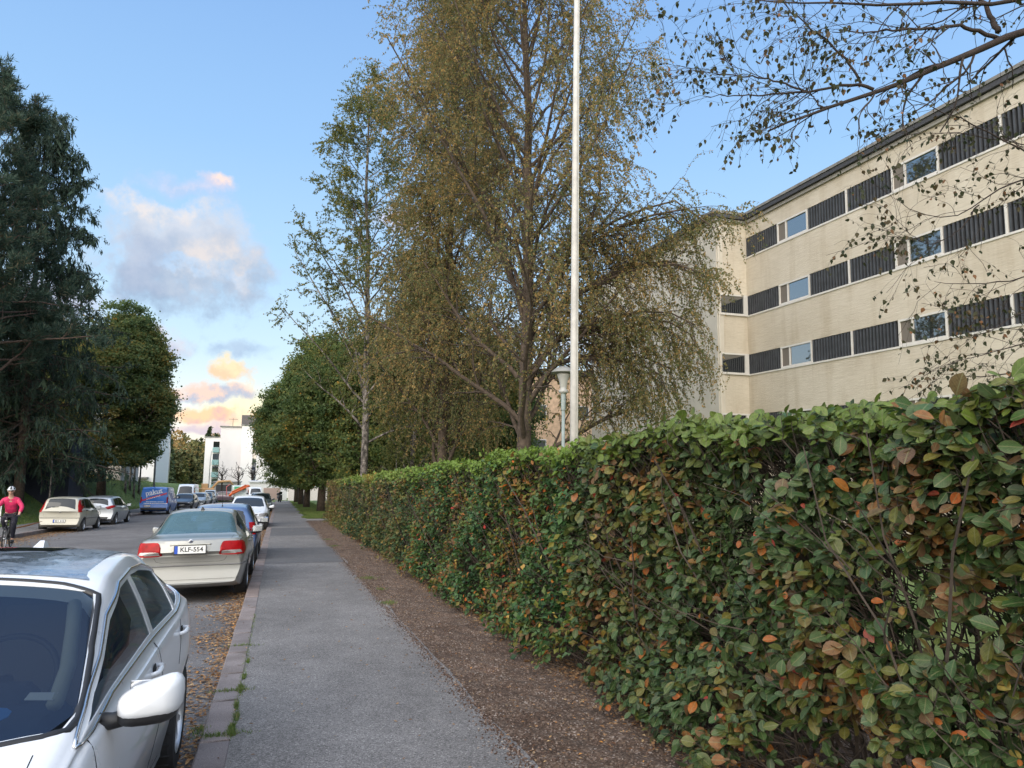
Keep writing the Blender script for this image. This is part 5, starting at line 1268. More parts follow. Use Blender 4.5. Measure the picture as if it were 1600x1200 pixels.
# cabin: dashboard, steering wheel, seats, parking disc, pillar trim
cb=simple('navy_cabin_trim',(.028,.036,.055),.7,var=.2)
m=MB(); m.bbox((0,1.36-2.24,.79),(1.45,.66,.34),.06); m.bbox((.36,1.66-2.24,.97),(.42,.16,.10),.04); m.obj('dashboard',cb,root,auto=40)
m=MB(); t=np.linspace(0,2*PI,33)[:-1]; cc=np.array([.36,2.02-2.24,.96]); ring_=[cc+.185*np.array([math.cos(a),-.42*math.sin(a)*-1,math.sin(a)*.9]) for a in t]; m.tube(ring_+[ring_[0]],.014,8,False); m.tube([cc+[0,-.02,.0],cc+[0,-.3,-.06]],.03,8); m.obj('steering_wheel',M['black'],root,smooth=True)
for sx in (-.36,.36):
    m=MB(); m.bbox((sx,2.62-2.24,.95),(.5,.16,.62),.06,R=[[1,0,0],[0,.97,-.2],[0,.2,.97]] and None); m.bbox((sx,2.68-2.24,1.27),(.26,.1,.18),.04); m.bbox((sx,2.35-2.24,.62),(.5,.5,.14),.05); m.obj('seat',simple('beige_seat',(.20,.18,.16),.8),root,auto=40)
m=MB(); m.bbox((0,3.35-2.24,.95),(1.2,.16,.5),.06); m.obj('rear_seat',simple('beige_rear_seat',(.20,.18,.16),.8),root,auto=40)
def poly_slab(pts,th,name,mat,par,loc=(0,0,0),rot=(0,0,0)):
    n=len(pts); m=MB(); V=[(x,y,0) for x,y in pts]+[(x,y,th) for x,y in pts]
    m.add(V,[tuple(range(n-1,-1,-1)),tuple(range(n,2*n))]+[(i,(i+1)%n,n+(i+1)%n,n+i) for i in range(n)]); return m.obj(name,mat,par,loc=loc,rot=rot)
dl=(.42,1.22-2.24,1.015)
disc=poly_slab(roundpoly([(-.19,-.042),(.17,-.042),(.19,.042),(-.19,.042)]),.004,'parking_disc',simple('parking_disc_blue',(.03,.22,.62),.5),root,dl,(math.radians(30),0,math.radians(6)))
m=MB(); m.lathe([(.028,.004),(.028,.007),(.001,.007)],20,c=(.02,-.004,0)); m.obj('dial',simple('disc_dial',(.45,.5,.5),.5),disc)
textmesh('P',.06,M['plate'],'lettering',disc,(-.12,0,.006),(0,0,0),.001)
poly_slab([(-.05,-.018),(.05,-.018),(.05,.018),(-.05,.018)],.003,'permit_slip',M['plate'],root,(.665,1.33-2.24,1.045),(math.radians(28),0,math.radians(-16)))
def detach(o,rt,label,cat):
    Mr=Matrix.Translation(rt.location)@rt.rotation_euler.to_matrix().to_4x4()
    o.matrix_basis=Mr@o.matrix_basis; o.parent=None; tag(o,label,cat)
for o_ in root.children:
    if o_.name.startswith('permit_slip'): slip=o_
detach(disc,root,'blue parking disc lying behind the windscreen of the white hatchback','parking disc')
detach(slip,root,'small pale paper slip behind the white hatchback windscreen, near the pillar','paper slip')
for s in (-1,1):
    m=MB(); pts=[]
    for (u,v) in ((.72,1.30),(.71,1.48),(.67,1.68),(.63,1.85)):
        h=hit(bvh,'z',s*u,v,-.04); pts.append(h-[0,2.24,0])
    m.tube(pts,.028,8); m.obj('pillar_trim',simple('cream_pillar_trim',(.5,.5,.42),.8),root,smooth=True)
# shark fin on the roof tail
m=MB(); h=hit(bvh,'z',0,3.62,0); h=h-[0,2.24,0]; m.add([h+[-.06,-.16,-.01],h+[.06,-.16,-.01],h+[.05,.12,-.02],h+[-.05,.12,-.02],h+[-.012,.04,.095],h+[.012,.04,.095],h+[.01,.095,.09],h+[-.01,.095,.09],h+[-.035,-.07,.045],h+[.035,-.07,.045]],[(0,1,9,8),(8,9,5,4),(4,5,6,7),(1,2,6,5,9),(3,0,8,4,7),(2,3,7,6)]); m.obj('roof_antenna',WP,root)
m=MB(); P1_=[hit(bvh,'+x' ,y,1.19+.03*(y-1.3),.004) for y in ()]

# --- champagne sedan showing its tail
CP=paint('champagne_paint',(.30,.30,.28),.4,.30,.10)
A2=dict(L=4.64,W=1.68,r=.315,wy=(.90,3.575),paint=CP,see=True,rwmat=None,
 bot=[(0,.28),(.3,.2),(4.2,.2),(4.5,.24),(4.64,.30)],
 belt=[(0,.55),(.3,.70),(1.2,.90),(2.4,.94),(3.6,.97),(4.3,.97),(4.56,.93),(4.64,.72)],
 top=[(0,.62),(.1,.72),(.5,.82),(1.2,.96),(1.35,.99),(2.1,1.36),(2.4,1.42),(2.8,1.435),(3.15,1.39),(3.45,1.26),(3.95,1.045),(4.1,1.02),(4.5,1.0),(4.58,.97),(4.64,.80)],
 edge=[(0,.80),(1.2,.86),(2.1,.68),(2.8,.66),(3.2,.66),(3.9,.78),(4.2,.86),(4.64,.84)],
 plan=[(0,.78),(.15,.88),(.5,.96),(1.2,.985),(2.4,1.),(3.6,.99),(4.2,.965),(4.55,.92),(4.64,.88)],
 bow=[(0,.40),(.5,.30),(1.2,.16),(2.1,.10),(2.8,0),(3.4,-.06),(4.0,-.10),(4.5,-.14),(4.64,-.20)],
 ws=[(-.56,2.05),(.56,2.05),(.60,1.95),(.70,1.42),(.5,1.30),(0,1.26),(-.5,1.30),(-.70,1.42),(-.60,1.95)],
 rw=roundpoly([(-.52,3.10),(.52,3.10),(.66,3.84),(.35,3.93),(-.35,3.93),(-.66,3.84)],2,.12),
 side=[[(1.55,.985),(2.1,1.27),(2.4,1.325),(2.44,.99)],[(2.52,1.33),(2.85,1.335),(3.15,1.29),(3.42,1.15),(3.50,1.02),(2.52,.99)]],
 dlo=[(1.45,.965),(2.08,1.30),(2.4,1.35),(2.85,1.355),(3.2,1.31),(3.5,1.15),(3.6,1.0),(2.5,.965)],chrome=False,cab=(1.3,3.7,.7),
 handles=[(2.3,.86),(3.28,.88)],mirror=(1.66,.98,.13,.9),mmat=CP,
 rails=[('bumper_strip',[(-.80,.575),(-.4,.578),(.4,.578),(.80,.575)],'r',.013,simple('grey_bumper_strip',(.15,.15,.15),.5)),
        ('bumper_strip',[(4.02,.575),(4.45,.575)],'x',.012,simple('grey_bumper_strip_side',(.15,.15,.15),.5)),
        ('door_moulding',[(1.2,.56),(3.1,.58)],'x',.010,simple('body_moulding',(.3,.29,.26),.4)),
        ('boot_handle',[(-.30,.905),(-.27,.912),(.27,.912),(.30,.905)],'r',.014,simple('boot_handle_paint',(.40,.395,.35),.3,.3,coat=.6))],
 gaps=[([(-.545,.86),(-.535,.70),(-.50,.645),(-.42,.628),(.42,.628),(.50,.645),(.535,.70),(.545,.86)],'r'),([(-.60,3.98),(-.60,4.42),(-.575,4.52)],'z'),([(.60,3.98),(.60,4.42),(.575,4.52)],'z'),([(2.48,.28),(2.48,.96)],'x'),([(1.3,.3),(1.35,.93)],'x'),([(3.12,.75),(3.4,.97)],'x'),([(-.78,.36),(.78,.36)],'r'),([(4.08,.45),(4.0,.62)],'x')],
 pairs=[('taillight',roundpoly([(.46,.95),(.775,.94),(.81,.725),(.40,.73)],2,.10),'r',M['redlens'],.012),
        ('reversing_light',roundpoly([(.46,.80),(.745,.80),(.755,.755),(.445,.755)],1,.1),'r',M['clearlens'],.0145)],
 decals=[('light_wrap',roundpoly([(4.30,.93),(4.50,.93),(4.52,.73),(4.36,.73)],1,.15),'x',M['redlens'],.010),
         ('recess',roundpoly([(-.30,.89),(.30,.89),(.27,.715),(-.27,.715)],1,.15),'r',simple('plate_recess',(.33,.32,.29),.4,.3),.003)])
M['saabglass']=glassmat('sedan_rear_glass',(.09,.17,.20),.66,.06)
A2['rwmat']=M['saabglass']
root,bvh2=car('parked_car','champagne sedan with number plate KLF-554 showing its tail, behind the white hatchback','car',place_loc(-1.27,14.78),slope_rot(PI-.005,-.014),A2)
bodyshift(root,4.64)
hp=hit(bvh2,'r',0,.83,.02)-[0,2.32,0]
plate(root,tuple(hp),(0,0,PI),'KLF-554',.45,.118)
m=MB(); h=hit(bvh2,'z',0,3.02,0)-[0,2.32,0]; m.add([h+[-.035,-.09,-.01],h+[.035,-.09,-.01],h+[.03,.07,-.02],h+[-.03,.07,-.02],h+[-.008,.05,.055],h+[.008,.05,.055]],[(0,1,5,4),(1,2,5),(3,0,4),(2,3,4,5)]); m.obj('roof_antenna',M['black'],root)
m=MB(); h=hit(bvh2,'r',0,.955,.004)-[0,2.32,0]; m.lathe([(.001,.004),(.026,.004),(.034,.002),(.034,-.003)],24,c=h,axis='y'); o=m.obj('badge',M['chrome'],root,smooth=True)
m=MB(); m.lathe([(.001,.0),(.025,.0),(.025,-.003)],20,c=h+[0,.006,0],axis='y'); m.obj('badge_disc',simple('badge_navy',(.02,.03,.07),.3),o)
m=MB(); hh_=h+np.array([0,.008,0]); m.tube([hh_+[-.012,0,-.012],hh_+[.0,0,.014],hh_+[.012,0,-.008]],.003,5); m.obj('badge_emblem',M['chrome'],o)
cs=simple('grey_seat',(.10,.10,.10),.8)
for sx in (-.37,.37):
    m=MB(); m.bbox((sx,2.55-2.32,.85),(.5,.16,.7),.06); m.bbox((sx,2.60-2.32,1.24),(.27,.1,.18),.04); m.obj('seat',cs,root,auto=40)
m=MB(); m.bbox((0,3.38-2.32,.80),(1.25,.16,.5),.06); 
for sx in (-.38,.38): m.bbox((sx,3.42-2.32,1.07),(.24,.1,.12),.04)
m.obj('rear_seat',cs,root,auto=40)
m=MB(); m.bbox((0,3.66-2.32,.93),(1.2,.5,.03),.01); m.obj('parcel_shelf',simple('grey_shelf',(.07,.075,.08),.8),root)
m=MB(); m.ell((.33,3.60-2.32,1.0),(.17,.11,.085),14,8); detach(m.obj('hat',simple('pale_hat',(.5,.5,.45),.8),root,smooth=True),root,'pale round hat on the rear shelf inside the champagne sedan','hat')
m=MB(); m.tube([(.55,3.9-2.32,.2),(.55,4.58-2.32,.21)],.03,10); m.obj('exhaust',M['rim'],root)

def hatch(W=1.7,L=3.95,H=1.48,paint_=None,**k):
    s=H/1.48
    d=dict(L=L,W=W,r=.30,wy=(.72,L-.66),paint=paint_,
     bot=[(0,.28),(.3,.2),(L-.4,.2),(L,.32)],
     belt=[(0,.55),(.3,.70*s),(1.0,.90*s),(2.2,.93*s),(L-.6,.96*s),(L-.1,.95*s),(L,.85*s)],
     top=[(0,.62*s),(.1,.74*s),(.5,.86*s),(.95,1.0*s),(1.7,1.38*s),(2.0,1.45*s),(2.6,1.48*s),(L-.55,1.42*s),(L-.30,1.36*s),(L-.12,1.05*s),(L,.90*s)],
     edge=[(0,.80),(1.0,.86),(1.7,.72),(2.6,.70),(L-.3,.70),(L-.1,.86),(L,.86)],
     plan=[(0,.80),(.15,.90),(.5,.97),(1.2,.99),(2.4,1.),(L-.6,.99),(L-.1,.95),(L,.90)],
     bow=[(0,.40),(.5,.28),(1.0,.15),(2.0,.06),(L-.5,-.04),(L,-.20)],
     ws=[(-.56,1.72),(.56,1.72),(.68,1.12),(.5,1.02),(0,.98),(-.5,1.02),(-.68,1.12)],
     rw=[(-.50,L-.30),(.50,L-.30),(.56,L-.15),(-.56,L-.15)],
     side=[[(1.30,.99*s),(1.75,1.25*s),(2.05,1.345*s),(2.1,.99*s)],[(2.18,1.35*s),(2.8,1.36*s),(2.95,1.0*s),(2.18,.99*s)],[(2.9,1.35*s),(L-.62,1.28*s),(L-.50,1.04*s),(3.04,1.0*s)]],
     dlo=[(1.18,.965*s),(1.72,1.28*s),(2.1,1.375*s),(2.8,1.385*s),(L-.6,1.31*s),(L-.44,1.02*s),(2.2,.965*s)],
     handles=[(2.0,.87*s),(2.9,.89*s)],mirror=(1.42,.98*s,.15,.85),ns=44,spokes=8,
     gaps=[([(2.14,.28),(2.14,.96*s)],'x'),([(1.02,.3),(1.05,.9*s)],'x'),([(2.95,.6),(3.0,.96*s)],'x')])
    d.update(k); return d
def finish(root,L): bodyshift(root,L)
# blue hatchback in front of the sedan
BP=paint('mid_blue_paint',(.07,.13,.28),.3,.3,.1)
sp=hatch(1.69,3.9,1.44,BP,mmat=BP)
sp['rails']=[('brake_light',[(-.16,3.66),(.16,3.66)],'z',.016,M['redlens'])]
sp['pairs']=[('taillight',[(.62,1.0),(.74,1.0),(.78,.72),(.66,.72)],'r',M['redlens'],.008)]
root,bv=car('parked_car','blue hatchback parked just ahead of the champagne sedan, roof aerial up','car',place_loc(-1.25,19.9),slope_rot(PI,-.014),sp); finish(root,3.9)
m=MB(); h=hit(bv,'z',0,3.35,0)-[0,1.95,0]; m.tube([h,h+[0,.12,.42]],[.007,.003],6); m.lathe([(.02,-.01),(.016,.02),(.004,.025)],10,c=h); m.obj('roof_antenna',M['black'],root)
plate(root,tuple(hit(bv,'r',0,.72,.02)-[0,1.95,0]),(0,0,PI),None)
# white crossover facing us
W2=paint('white_paint',(.72,.74,.78),0,.25,.08)
def facing(sp,L,grille=True,gz=.62):
    sp['pairs']=[('headlight',roundpoly([(.48,gz+.06),(.84,gz+.12),(.84,gz-.02),(.50,gz-.04)]),'f',M['clearlens'],.008),('fog_light',[(.55,.36),(.78,.38),(.78,.30),(.55,.30)],'f',M['black'],.006)]
    sp['decals']=[('grille',roundpoly([(-.46,gz+.06),(.46,gz+.06),(.44,gz-.02),(-.44,gz-.02)],1),'f',M['black'],.008),('air_intake',roundpoly([(-.42,.42),(.42,.42),(.36,.28),(-.36,.28)],1),'f',M['black'],.007)]
    return sp
sp=facing(hatch(1.82,4.25,1.5,W2,r=.34,arch=.38,mirror=(1.45,1.0,.17,1.)),4.25,gz=.66)
root,bv=car('parked_car','white hatchback facing the camera ahead of the blue hatchback','car',place_loc(-1.30,35.6),slope_rot(0,.014),sp); finish(root,4.25)
plate(root,tuple(hit(bv,'f',0,.46,.02)-[0,2.12,0]),(0,0,0),None)
DG=paint('dark_green_grey_paint',(.10,.12,.12),.4,.3,.1)
sp=facing(hatch(1.8,4.4,1.5,DG,r=.33,arch=.37),4.4)
root,bv=car('parked_car','dark grey green car with a green tinted windscreen beyond the white hatchback at the kerb','car',place_loc(-1.40,64),slope_rot(0,.014),sp); finish(root,4.4)
plate(root,tuple(hit(bv,'f',0,.46,.02)-[0,2.2,0]),(0,0,0),None)
# cream hatchback on the left
CR=paint('cream_paint',(.45,.43,.36),.1,.32,.12)
sp=hatch(1.66,3.84,1.49,CR,edge=[(0,.80),(.95,.86),(1.6,.74),(2.5,.72),(3.5,.72),(3.7,.80),(3.84,.86)],hmat=M['black'],mmat=M['black'])
sp['rw']=[(-.50,3.50),(.50,3.50),(.56,3.70),(-.56,3.70)]
sp['top']=[(0,.62),(.1,.74),(.5,.86),(.95,1.0),(1.6,1.38),(1.9,1.45),(2.5,1.49),(3.3,1.46),(3.52,1.40),(3.73,1.03),(3.84,.88)]
sp['pairs']=[('taillight',[(.60,1.36),(.665,1.34),(.79,.84),(.68,.84),(.62,1.1)],'r',M['redlens'],.010)]
sp['rails']=[('bumper_strip',[(-.74,.60),(.74,.60)],'r',.014,M['black']),('door_moulding',[(1.1,.55),(3.0,.57)],'x',.012,M['black'])]
sp['gaps']+= [([(-.62,.80),(-.60,.66),(.60,.66),(.62,.80)],'r')]
root,bv=car('parked_car','cream hatchback with tall red tail lights at the left kerb, last of its row','car',place_loc(-8.72,36.6),slope_rot(PI-.02,-.0+.014),sp); finish(root,3.84)
plate(root,tuple(hit(bv,'r',0,.47,.02)-[0,1.92,0]),(0,0,PI),None)
m=MB(); h=hit(bv,'r',0,.86,.004)-[0,1.92,0]; m.lathe([(.001,.004),(.045,.004),(.05,-.003)],20,c=h,axis='y'); m.obj('badge',M['chrome'],root,smooth=True)
m=MB(); m.tube([hit(bv,'r',.05,1.06,.015)-[0,1.92,0],hit(bv,'r',.30,1.03,.02)-[0,1.92,0]],.008,5); m.obj('rear_wiper',M['black'],root)
# silver hatchback
SP=paint('silver_paint',(.50,.53,.57),.5,.28,.08)
sp=hatch(1.78,4.3,1.47,SP,r=.32,arch=.36)
sp['pairs']=[('taillight',roundpoly([(.42,.90),(.80,1.02),(.84,.90),(.56,.80)],1,.15),'r',M['redlens'],.010)]
sp['decals']=[('rear_diffuser',[(-.6,.42),(.6,.42),(.55,.24),(-.55,.24)],'r',M['black'],.006)]
root,bv=car('parked_car','silver hatchback between the cream car and the blue van','car',place_loc(-8.75,43.2),slope_rot(PI-.02,.014),sp); finish(root,4.3)
plate(root,tuple(hit(bv,'r',0,.62,.02)-[0,2.15,0]),(0,0,PI),None)
# blue lettered van
def van_spec(L,W,H,pt,**k):
    s=H
    d=dict(L=L,W=W,r=.34,wy=(.9,L-.95),paint=pt,crown=.10,
     bot=[(0,.30),(.3,.22),(L-.4,.25),(L,.36)],
     belt=[(0,.6),(.3,.85),(.9,1.02),(1.5,1.08),(L,1.08)],
     top=[(0,.75),(.12,.92),(.75,1.12),(1.55,H*.92),(1.9,H*.98),(2.5,H),(L-.3,H),(L-.06,H*.985),(L,H*.93)],
     edge=[(0,.82),(.8,.88),(1.6,.80),(2.2,.84),(L,.84)],
     plan=[(0,.82),(.15,.92),(.6,.98),(1.5,1.),(L-.1,.99),(L,.97)],
     bow=[(0,.40),(.6,.25),(1.6,.1),(2.4,0),(L,-.03)],
     ws=[(-.60,1.5),(.60,1.5),(.74,.92),(0,.82),(-.74,.92)],rw=[(-.01,L-.02),(.01,L-.02),(.01,L-.01),(-.01,L-.01)],
     side=[[(1.15,1.15),(1.6,1.5*H/1.97),(1.72,1.62*H/1.97),(2.2,1.66*H/1.97),(2.25,1.15)]],
     handles=[(2.2,1.0)],mirror=(1.2,1.2,.17,1.1),mmat=M['black'],ns=50,spokes=8,gaps=[([(2.32,.3),(2.32,1.75*H/1.97)],'x'),([(3.5,.3),(3.5,1.75*H/1.97)],'x')])
    d.update(k); return d
VB=paint('van_blue_paint',(.015,.17,.60),0,.35,.1)
sp=van_spec(4.9,1.92,1.98,VB); sp['gaps']+=[([(0,.40),(0,1.85)],'r')]
sp['pairs']=[('taillight',[(.80,1.25),(.90,1.25),(.91,.82),(.81,.82)],'r',M['redlens'],.008)]
sp['decals']=[('rear_bumper',[(-.9,.50),(.9,.50),(.88,.34),(-.88,.34)],'r',M['black'],.02)]
vx,vy=-8.45,59.5
root,bv=car('delivery_van','bright blue panel van with white slanted lettering and a red band on its rear doors','van',place_loc(vx,vy),slope_rot(PI-.02,.014),sp); finish(root,4.9)
def rearpt(x,z,off=.012): return hit(bv,'r',x,z,off)-[0,2.45,0]
# slanted red band and lettering on the rear doors (seen mirrored: local +x is picture left)
m=MB(); decal(m,bv,[(.86,.92),(.86,1.04),(-.86,1.60),(-.86,1.48)],'r',.008,30,4); o=m.obj('red_band',simple('band_red',(.55,.03,.08),.4),root); o.location.y=-2.45
tl=math.radians(-14)
def vtext(s,size,x,z,mat,tilt=0.,bold=0.,nm='lettering'):
    p=rearpt(x,z,.02); e=(Matrix.Rotation(PI,4,'Z')@Matrix.Rotation(PI/2,4,'X')@Matrix.Rotation(tilt,4,'Z')).to_euler(); return textmesh(s,size,mat,nm,root,tuple(p),tuple(e),.003,bold=bold)
vw=simple('lettering_white',(.8,.82,.85),.4)
vtext('pakut',.50,.05,1.60,vw,math.radians(13),.006)
def bars(x0,z0,n,w,h,tilt,mat):
    m=MB(); r=RS(int(abs(x0)*100)+n); x=x0
    for i in range(n):
        L_=w*r.uniform(.5,1.2); z=z0+(x0-x)*math.tan(tilt); p=rearpt(x-L_/2,z,.014); m.box(p[0]-L_/2,p[0]+L_/2,p[1]-.002,p[1]+.002,p[2]-h/2,p[2]+h/2); x-=L_+w*.28
    m.obj('small_lettering',mat,root)
bars(.50,1.08,8,.11,.055,math.radians(18),vw); bars(.52,.93-.02,9,.11,.05,0,vw); bars(.66,.80,12,.11,.05,0,vw); bars(.35,1.36,8,.09,.045,math.radians(16),vw)
plate(root,tuple(rearpt(.45,.62,.02)),(0,0,PI),None)
m=MB(); decal(m,bv,[(1.9,.8),(3.2,1.0),(4.3,1.6),(3.0,1.55)],'+x',.006,16,8); decal(m,bv,[(1.9,.8),(3.2,1.0),(4.3,1.6),(3.0,1.55)],'-x',.006,16,8); o=m.obj('side_graphic',simple('graphic_pale',(.40,.42,.62),.4,var=.5,vs=4),root); o.location.y=-2.45
# black sedan facing us, then others down the left row
BK=paint('charcoal_paint',(.055,.06,.075),.4,.25,.08)
sp=facing(hatch(1.82,4.5,1.45,BK,r=.33,arch=.37),4.5)
root,bv=car('parked_car','black car facing the camera beyond the blue van','car',place_loc(-7.95,70.5),slope_rot(-.03,.014),sp); finish(root,4.5)
plate(root,tuple(hit(bv,'f',0,.46,.02)-[0,2.25,0]),(0,0,0),None)
blk=root
# silver estate and others
SG=paint('grey_silver_paint',(.42,.45,.47),.4,.3,.08)
def simplecar(label,px,Y,pt,yaw,W=1.8,L=4.4,H=1.48,group=None,X=None):
    sp=facing(hatch(W,L,H,pt,r=.33,arch=.37,ns=34),L)
    if X is None: X=gx(px,Y)
    root,bv=car('parked_car',label,'car',place_loc(X,Y),slope_rot(yaw,.0),sp,group); finish(root,L); return root
def gx(px,Y):
    p=atY(px,780,Y); return float(p[0])
simplecar('pale silver car half hidden behind the black one in the left row',311,81,SG,-.04)
simplecar('dark green car further down the left row, third from the black one',322,92,DG,-.04)
simplecar('small silver hatchback standing at the far end of the left row',318,103,SG,-.03)
simplecar('pale grey off road car driving up the middle of the far street',328,108,paint('pale_grey_paint',(.5,.53,.55),.3,.3,.08),0.,H=1.75)
simplecar('maroon grey car parked crosswise by the dark garage gate',355,112,paint('maroon_grey_paint',(.16,.12,.14),.3,.3,.08),1.25)
simplecar('small pale car beside the maroon one',367,114,SG,1.2,H=1.45)
simplecar('silver car at the far right kerb beyond the dark green grey one',403,84,paint('beige_silver_paint',(.4,.38,.36),.3,.3,.08),0)
sp=van_spec(5.4,2.0,2.45,paint('van_white_paint',(.74,.76,.80),0,.3,.06)); sp['ws']=[(-.66,1.5),(.66,1.5),(.78,.95),(0,.85),(-.78,.95)]
root,bv=car('delivery_van','tall white van beyond the black car, facing the camera','van',place_loc(gx(292,92),92),slope_rot(-.03,0),sp); finish(root,5.4)
wv=root
sp=van_spec(5.0,1.95,2.1,paint('van_white_paint_b',(.74,.76,.78),0,.3,.06))
root,bv=car('delivery_van','white van with a dark side window by the long white garage','van',place_loc(gx(397,106),106),slope_rot(.15,0),sp); finish(root,5.0)
# small lorry with orange crane arm
tk=thing('crane_truck','white and green lorry with a folded orange loading crane','truck',(gx(375,112),112,roadz(-5,112)),(0,0,.1))
m=MB(); m.bbox((0,0,1.45),(2.2,4.5,1.6),.05); m.obj('body',simple('pale_lorry_box',(.62,.70,.66),.5,var=.15,vs=3),tk)
m=MB(); m.bbox((.0,-2.28,2.0),(1.9,.04,.5),.01); m.obj('green_panel',simple('green_panel',(.08,.40,.22),.5),tk)
oc=simple('orange_crane_paint',(.62,.12,.03),.4)
m=MB(); m.tube([(-1.6,-2.6,.9),(-1.3,-2.6,1.25),(.9,-2.6,2.35),(1.1,-2.6,2.25)],[.16,.20,.20,.12],8); m.tube([(-1.3,-2.75,1.5),(.6,-2.75,2.5)],.09,6); m.obj('crane_arm',oc,tk,smooth=True)
m=MB(); m.tube([(-1.9,-2.3,1.),(-2.0,-2.3,2.2),(-1.5,-2.3,2.6)],.06,6); m.obj('hose',simple('red_hose',(.5,.12,.12),.5),tk)
for x in (-.9,.9):
    for y in (-1.5,1.5):
        m=MB(); m.lathe([(.001,-.12),(.4,-.12),(.45,-.08),(.45,.08),(.4,.12),(.001,.12)],16,c=(x,y,.45),axis='x'); m.obj('wheel',M['rubber'],tk)
# excavator arm far left-centre
ex=thing('excavator','small orange yellow excavator behind the far cars','excavator',(gx(322,128),128,roadz(-9,128)),(0,0,.3))
oy=simple('faded_orange',(.45,.26,.12),.5)
m=MB(); m.bbox((0,0,1.5),(2.,2.4,1.1),.1); m.bbox((-.4,-.3,2.3),(.9,1.1,1.0),.1); m.obj('body',oy,ex)
m=MB(); m.tube([(.5,-.6,1.8),(1.6,-.7,3.1),(3.4,-.8,3.2),(4.2,-.8,2.2)],[.18,.2,.16,.12],8); m.obj('arm',oy,ex,smooth=True)
for x in (-.8,.8):
    m=MB(); m.bbox((x,0,.45),(.45,3.,.75),.3); m.obj('track',M['rubber'],ex)
# parked black motor scooter at the end of the pavement
sc=thing('motor_scooter','black motor scooter with a screen standing on the far pavement','scooter',(.12,101,float(G(101))),(0,0,.2))
for y in (-.62,.62):
    m=MB(); m.lathe([(.14,-.05),(.23,-.06),(.25,0),(.23,.06),(.14,.05)],18,c=(0,y,.25),axis='x'); m.obj('wheel',M['rubber'],sc)
m=MB(); m.bbox((0,.35,.62),(.42,.95,.42),.12); m.bbox((0,-.45,.62),(.5,.16,.72),.07); m.bbox((0,-.1,.32),(.4,.7,.1),.03); m.obj('body',M['black'],sc,auto=40)
m=MB(); m.bbox((0,.3,.88),(.32,.75,.12),.05); m.obj('seat',M['rubber'],sc,auto=40)
m=MB(); m.tube([(-.36,-.42,1.02),(-.2,-.5,1.06),(.2,-.5,1.06),(.36,-.42,1.02)],.02,6); m.tube([(0,-.62,.25),(0,-.5,1.04)],.03,6); m.obj('handlebar',M['black'],sc)
m=MB(); m.bbox((0,-.56,1.22),(.42,.02,.36),.008); m.obj('screen',M['carglass'],sc)
m=MB(); m.bbox((0,.86,1.02),(.42,.36,.34),.08); m.obj('top_box',M['black'],sc,auto=40)
# street lights down the street
def slight(label,x,y,h,g,arm=-1):
    s=thing('street_lamp',label,'lamp',(x,y,float(G(y))),(0,0,0),g)
    m=MB(); m.tube([(0,0,0),(0,0,h*.8),(arm*.15,0,h*.95),(arm*1.2,0,h)],[.08,.06,.05,.04],8); m.obj('post',M['rim'],s,smooth=True)
    m=MB(); m.bbox((arm*1.45,0,h),(.6,.2,.1),.03); m.obj('lamp_head',M['rim'],s)
slight('thin grey street lamp rising behind the blue van, left one of two',gx(238,112),112,9,'lamps by the white blue building',-1)
slight('thin grey street lamp behind the blue van, right one of two',gx(261,112),112,9,'lamps by the white blue building',-1)
slight('tall street lamp against the left side of the white block',gx(325,140),140,9,None,1)
slight('curved street lamp reaching out of the dark maple on the left',-9.9,66,9.2,None,1)
tfl=thing('road_sign','small white rectangular sign on a post beyond the black car','sign',(gx(303,125),125,float(G(125))))
m=MB(); m.tube([(0,0,0),(0,0,2.6)],.05,6); m.obj('post',M['rim'],tfl); m=MB(); m.box(-.45,.35,-.06,-.052,1.7,2.5); m.obj('panel',M['white_m'],tfl)

# ------------------------------------------------------------------ cyclist
def skin(name,nodes,edges,mat,parent,sub=2,root=0):
    me=bpy.data.meshes.new(name); me.from_pydata([n[0] for n in nodes],edges,[]); o=bpy.data.objects.new(name,me); COL.objects.link(o)
    md=o.modifiers.new('s','SKIN'); md.use_smooth_shade=True
    for i,n in enumerate(nodes):
        sv=me.skin_vertices[0].data[i]; rr=n[1]; sv.radius=(rr,rr) if np.isscalar(rr) else rr; sv.use_root=(i==root)
    s=o.modifiers.new('u','SUBSURF'); s.levels=sub; s.render_levels=sub
    dg=bpy.context.evaluated_depsgraph_get(); dg.update(); m2=bpy.data.meshes.new_from_object(o.evaluated_get(dg)); bpy.data.objects.remove(o); bpy.data.meshes.remove(me)
    m2.materials.clear(); m2.materials.append(mat); m2.name=name
    for p in m2.polygons: p.use_smooth=True
    q=bpy.data.objects.new(name,m2); COL.objects.link(q); q.parent=parent; return q
BX,BY=-7.75,25.6; bz=roadz(BX,BY)
yaw=math.radians(8)
bk=thing('bicycle','black bicycle ridden towards the camera on the left of the road','bicycle',(BX,BY,bz),(0,0,yaw))
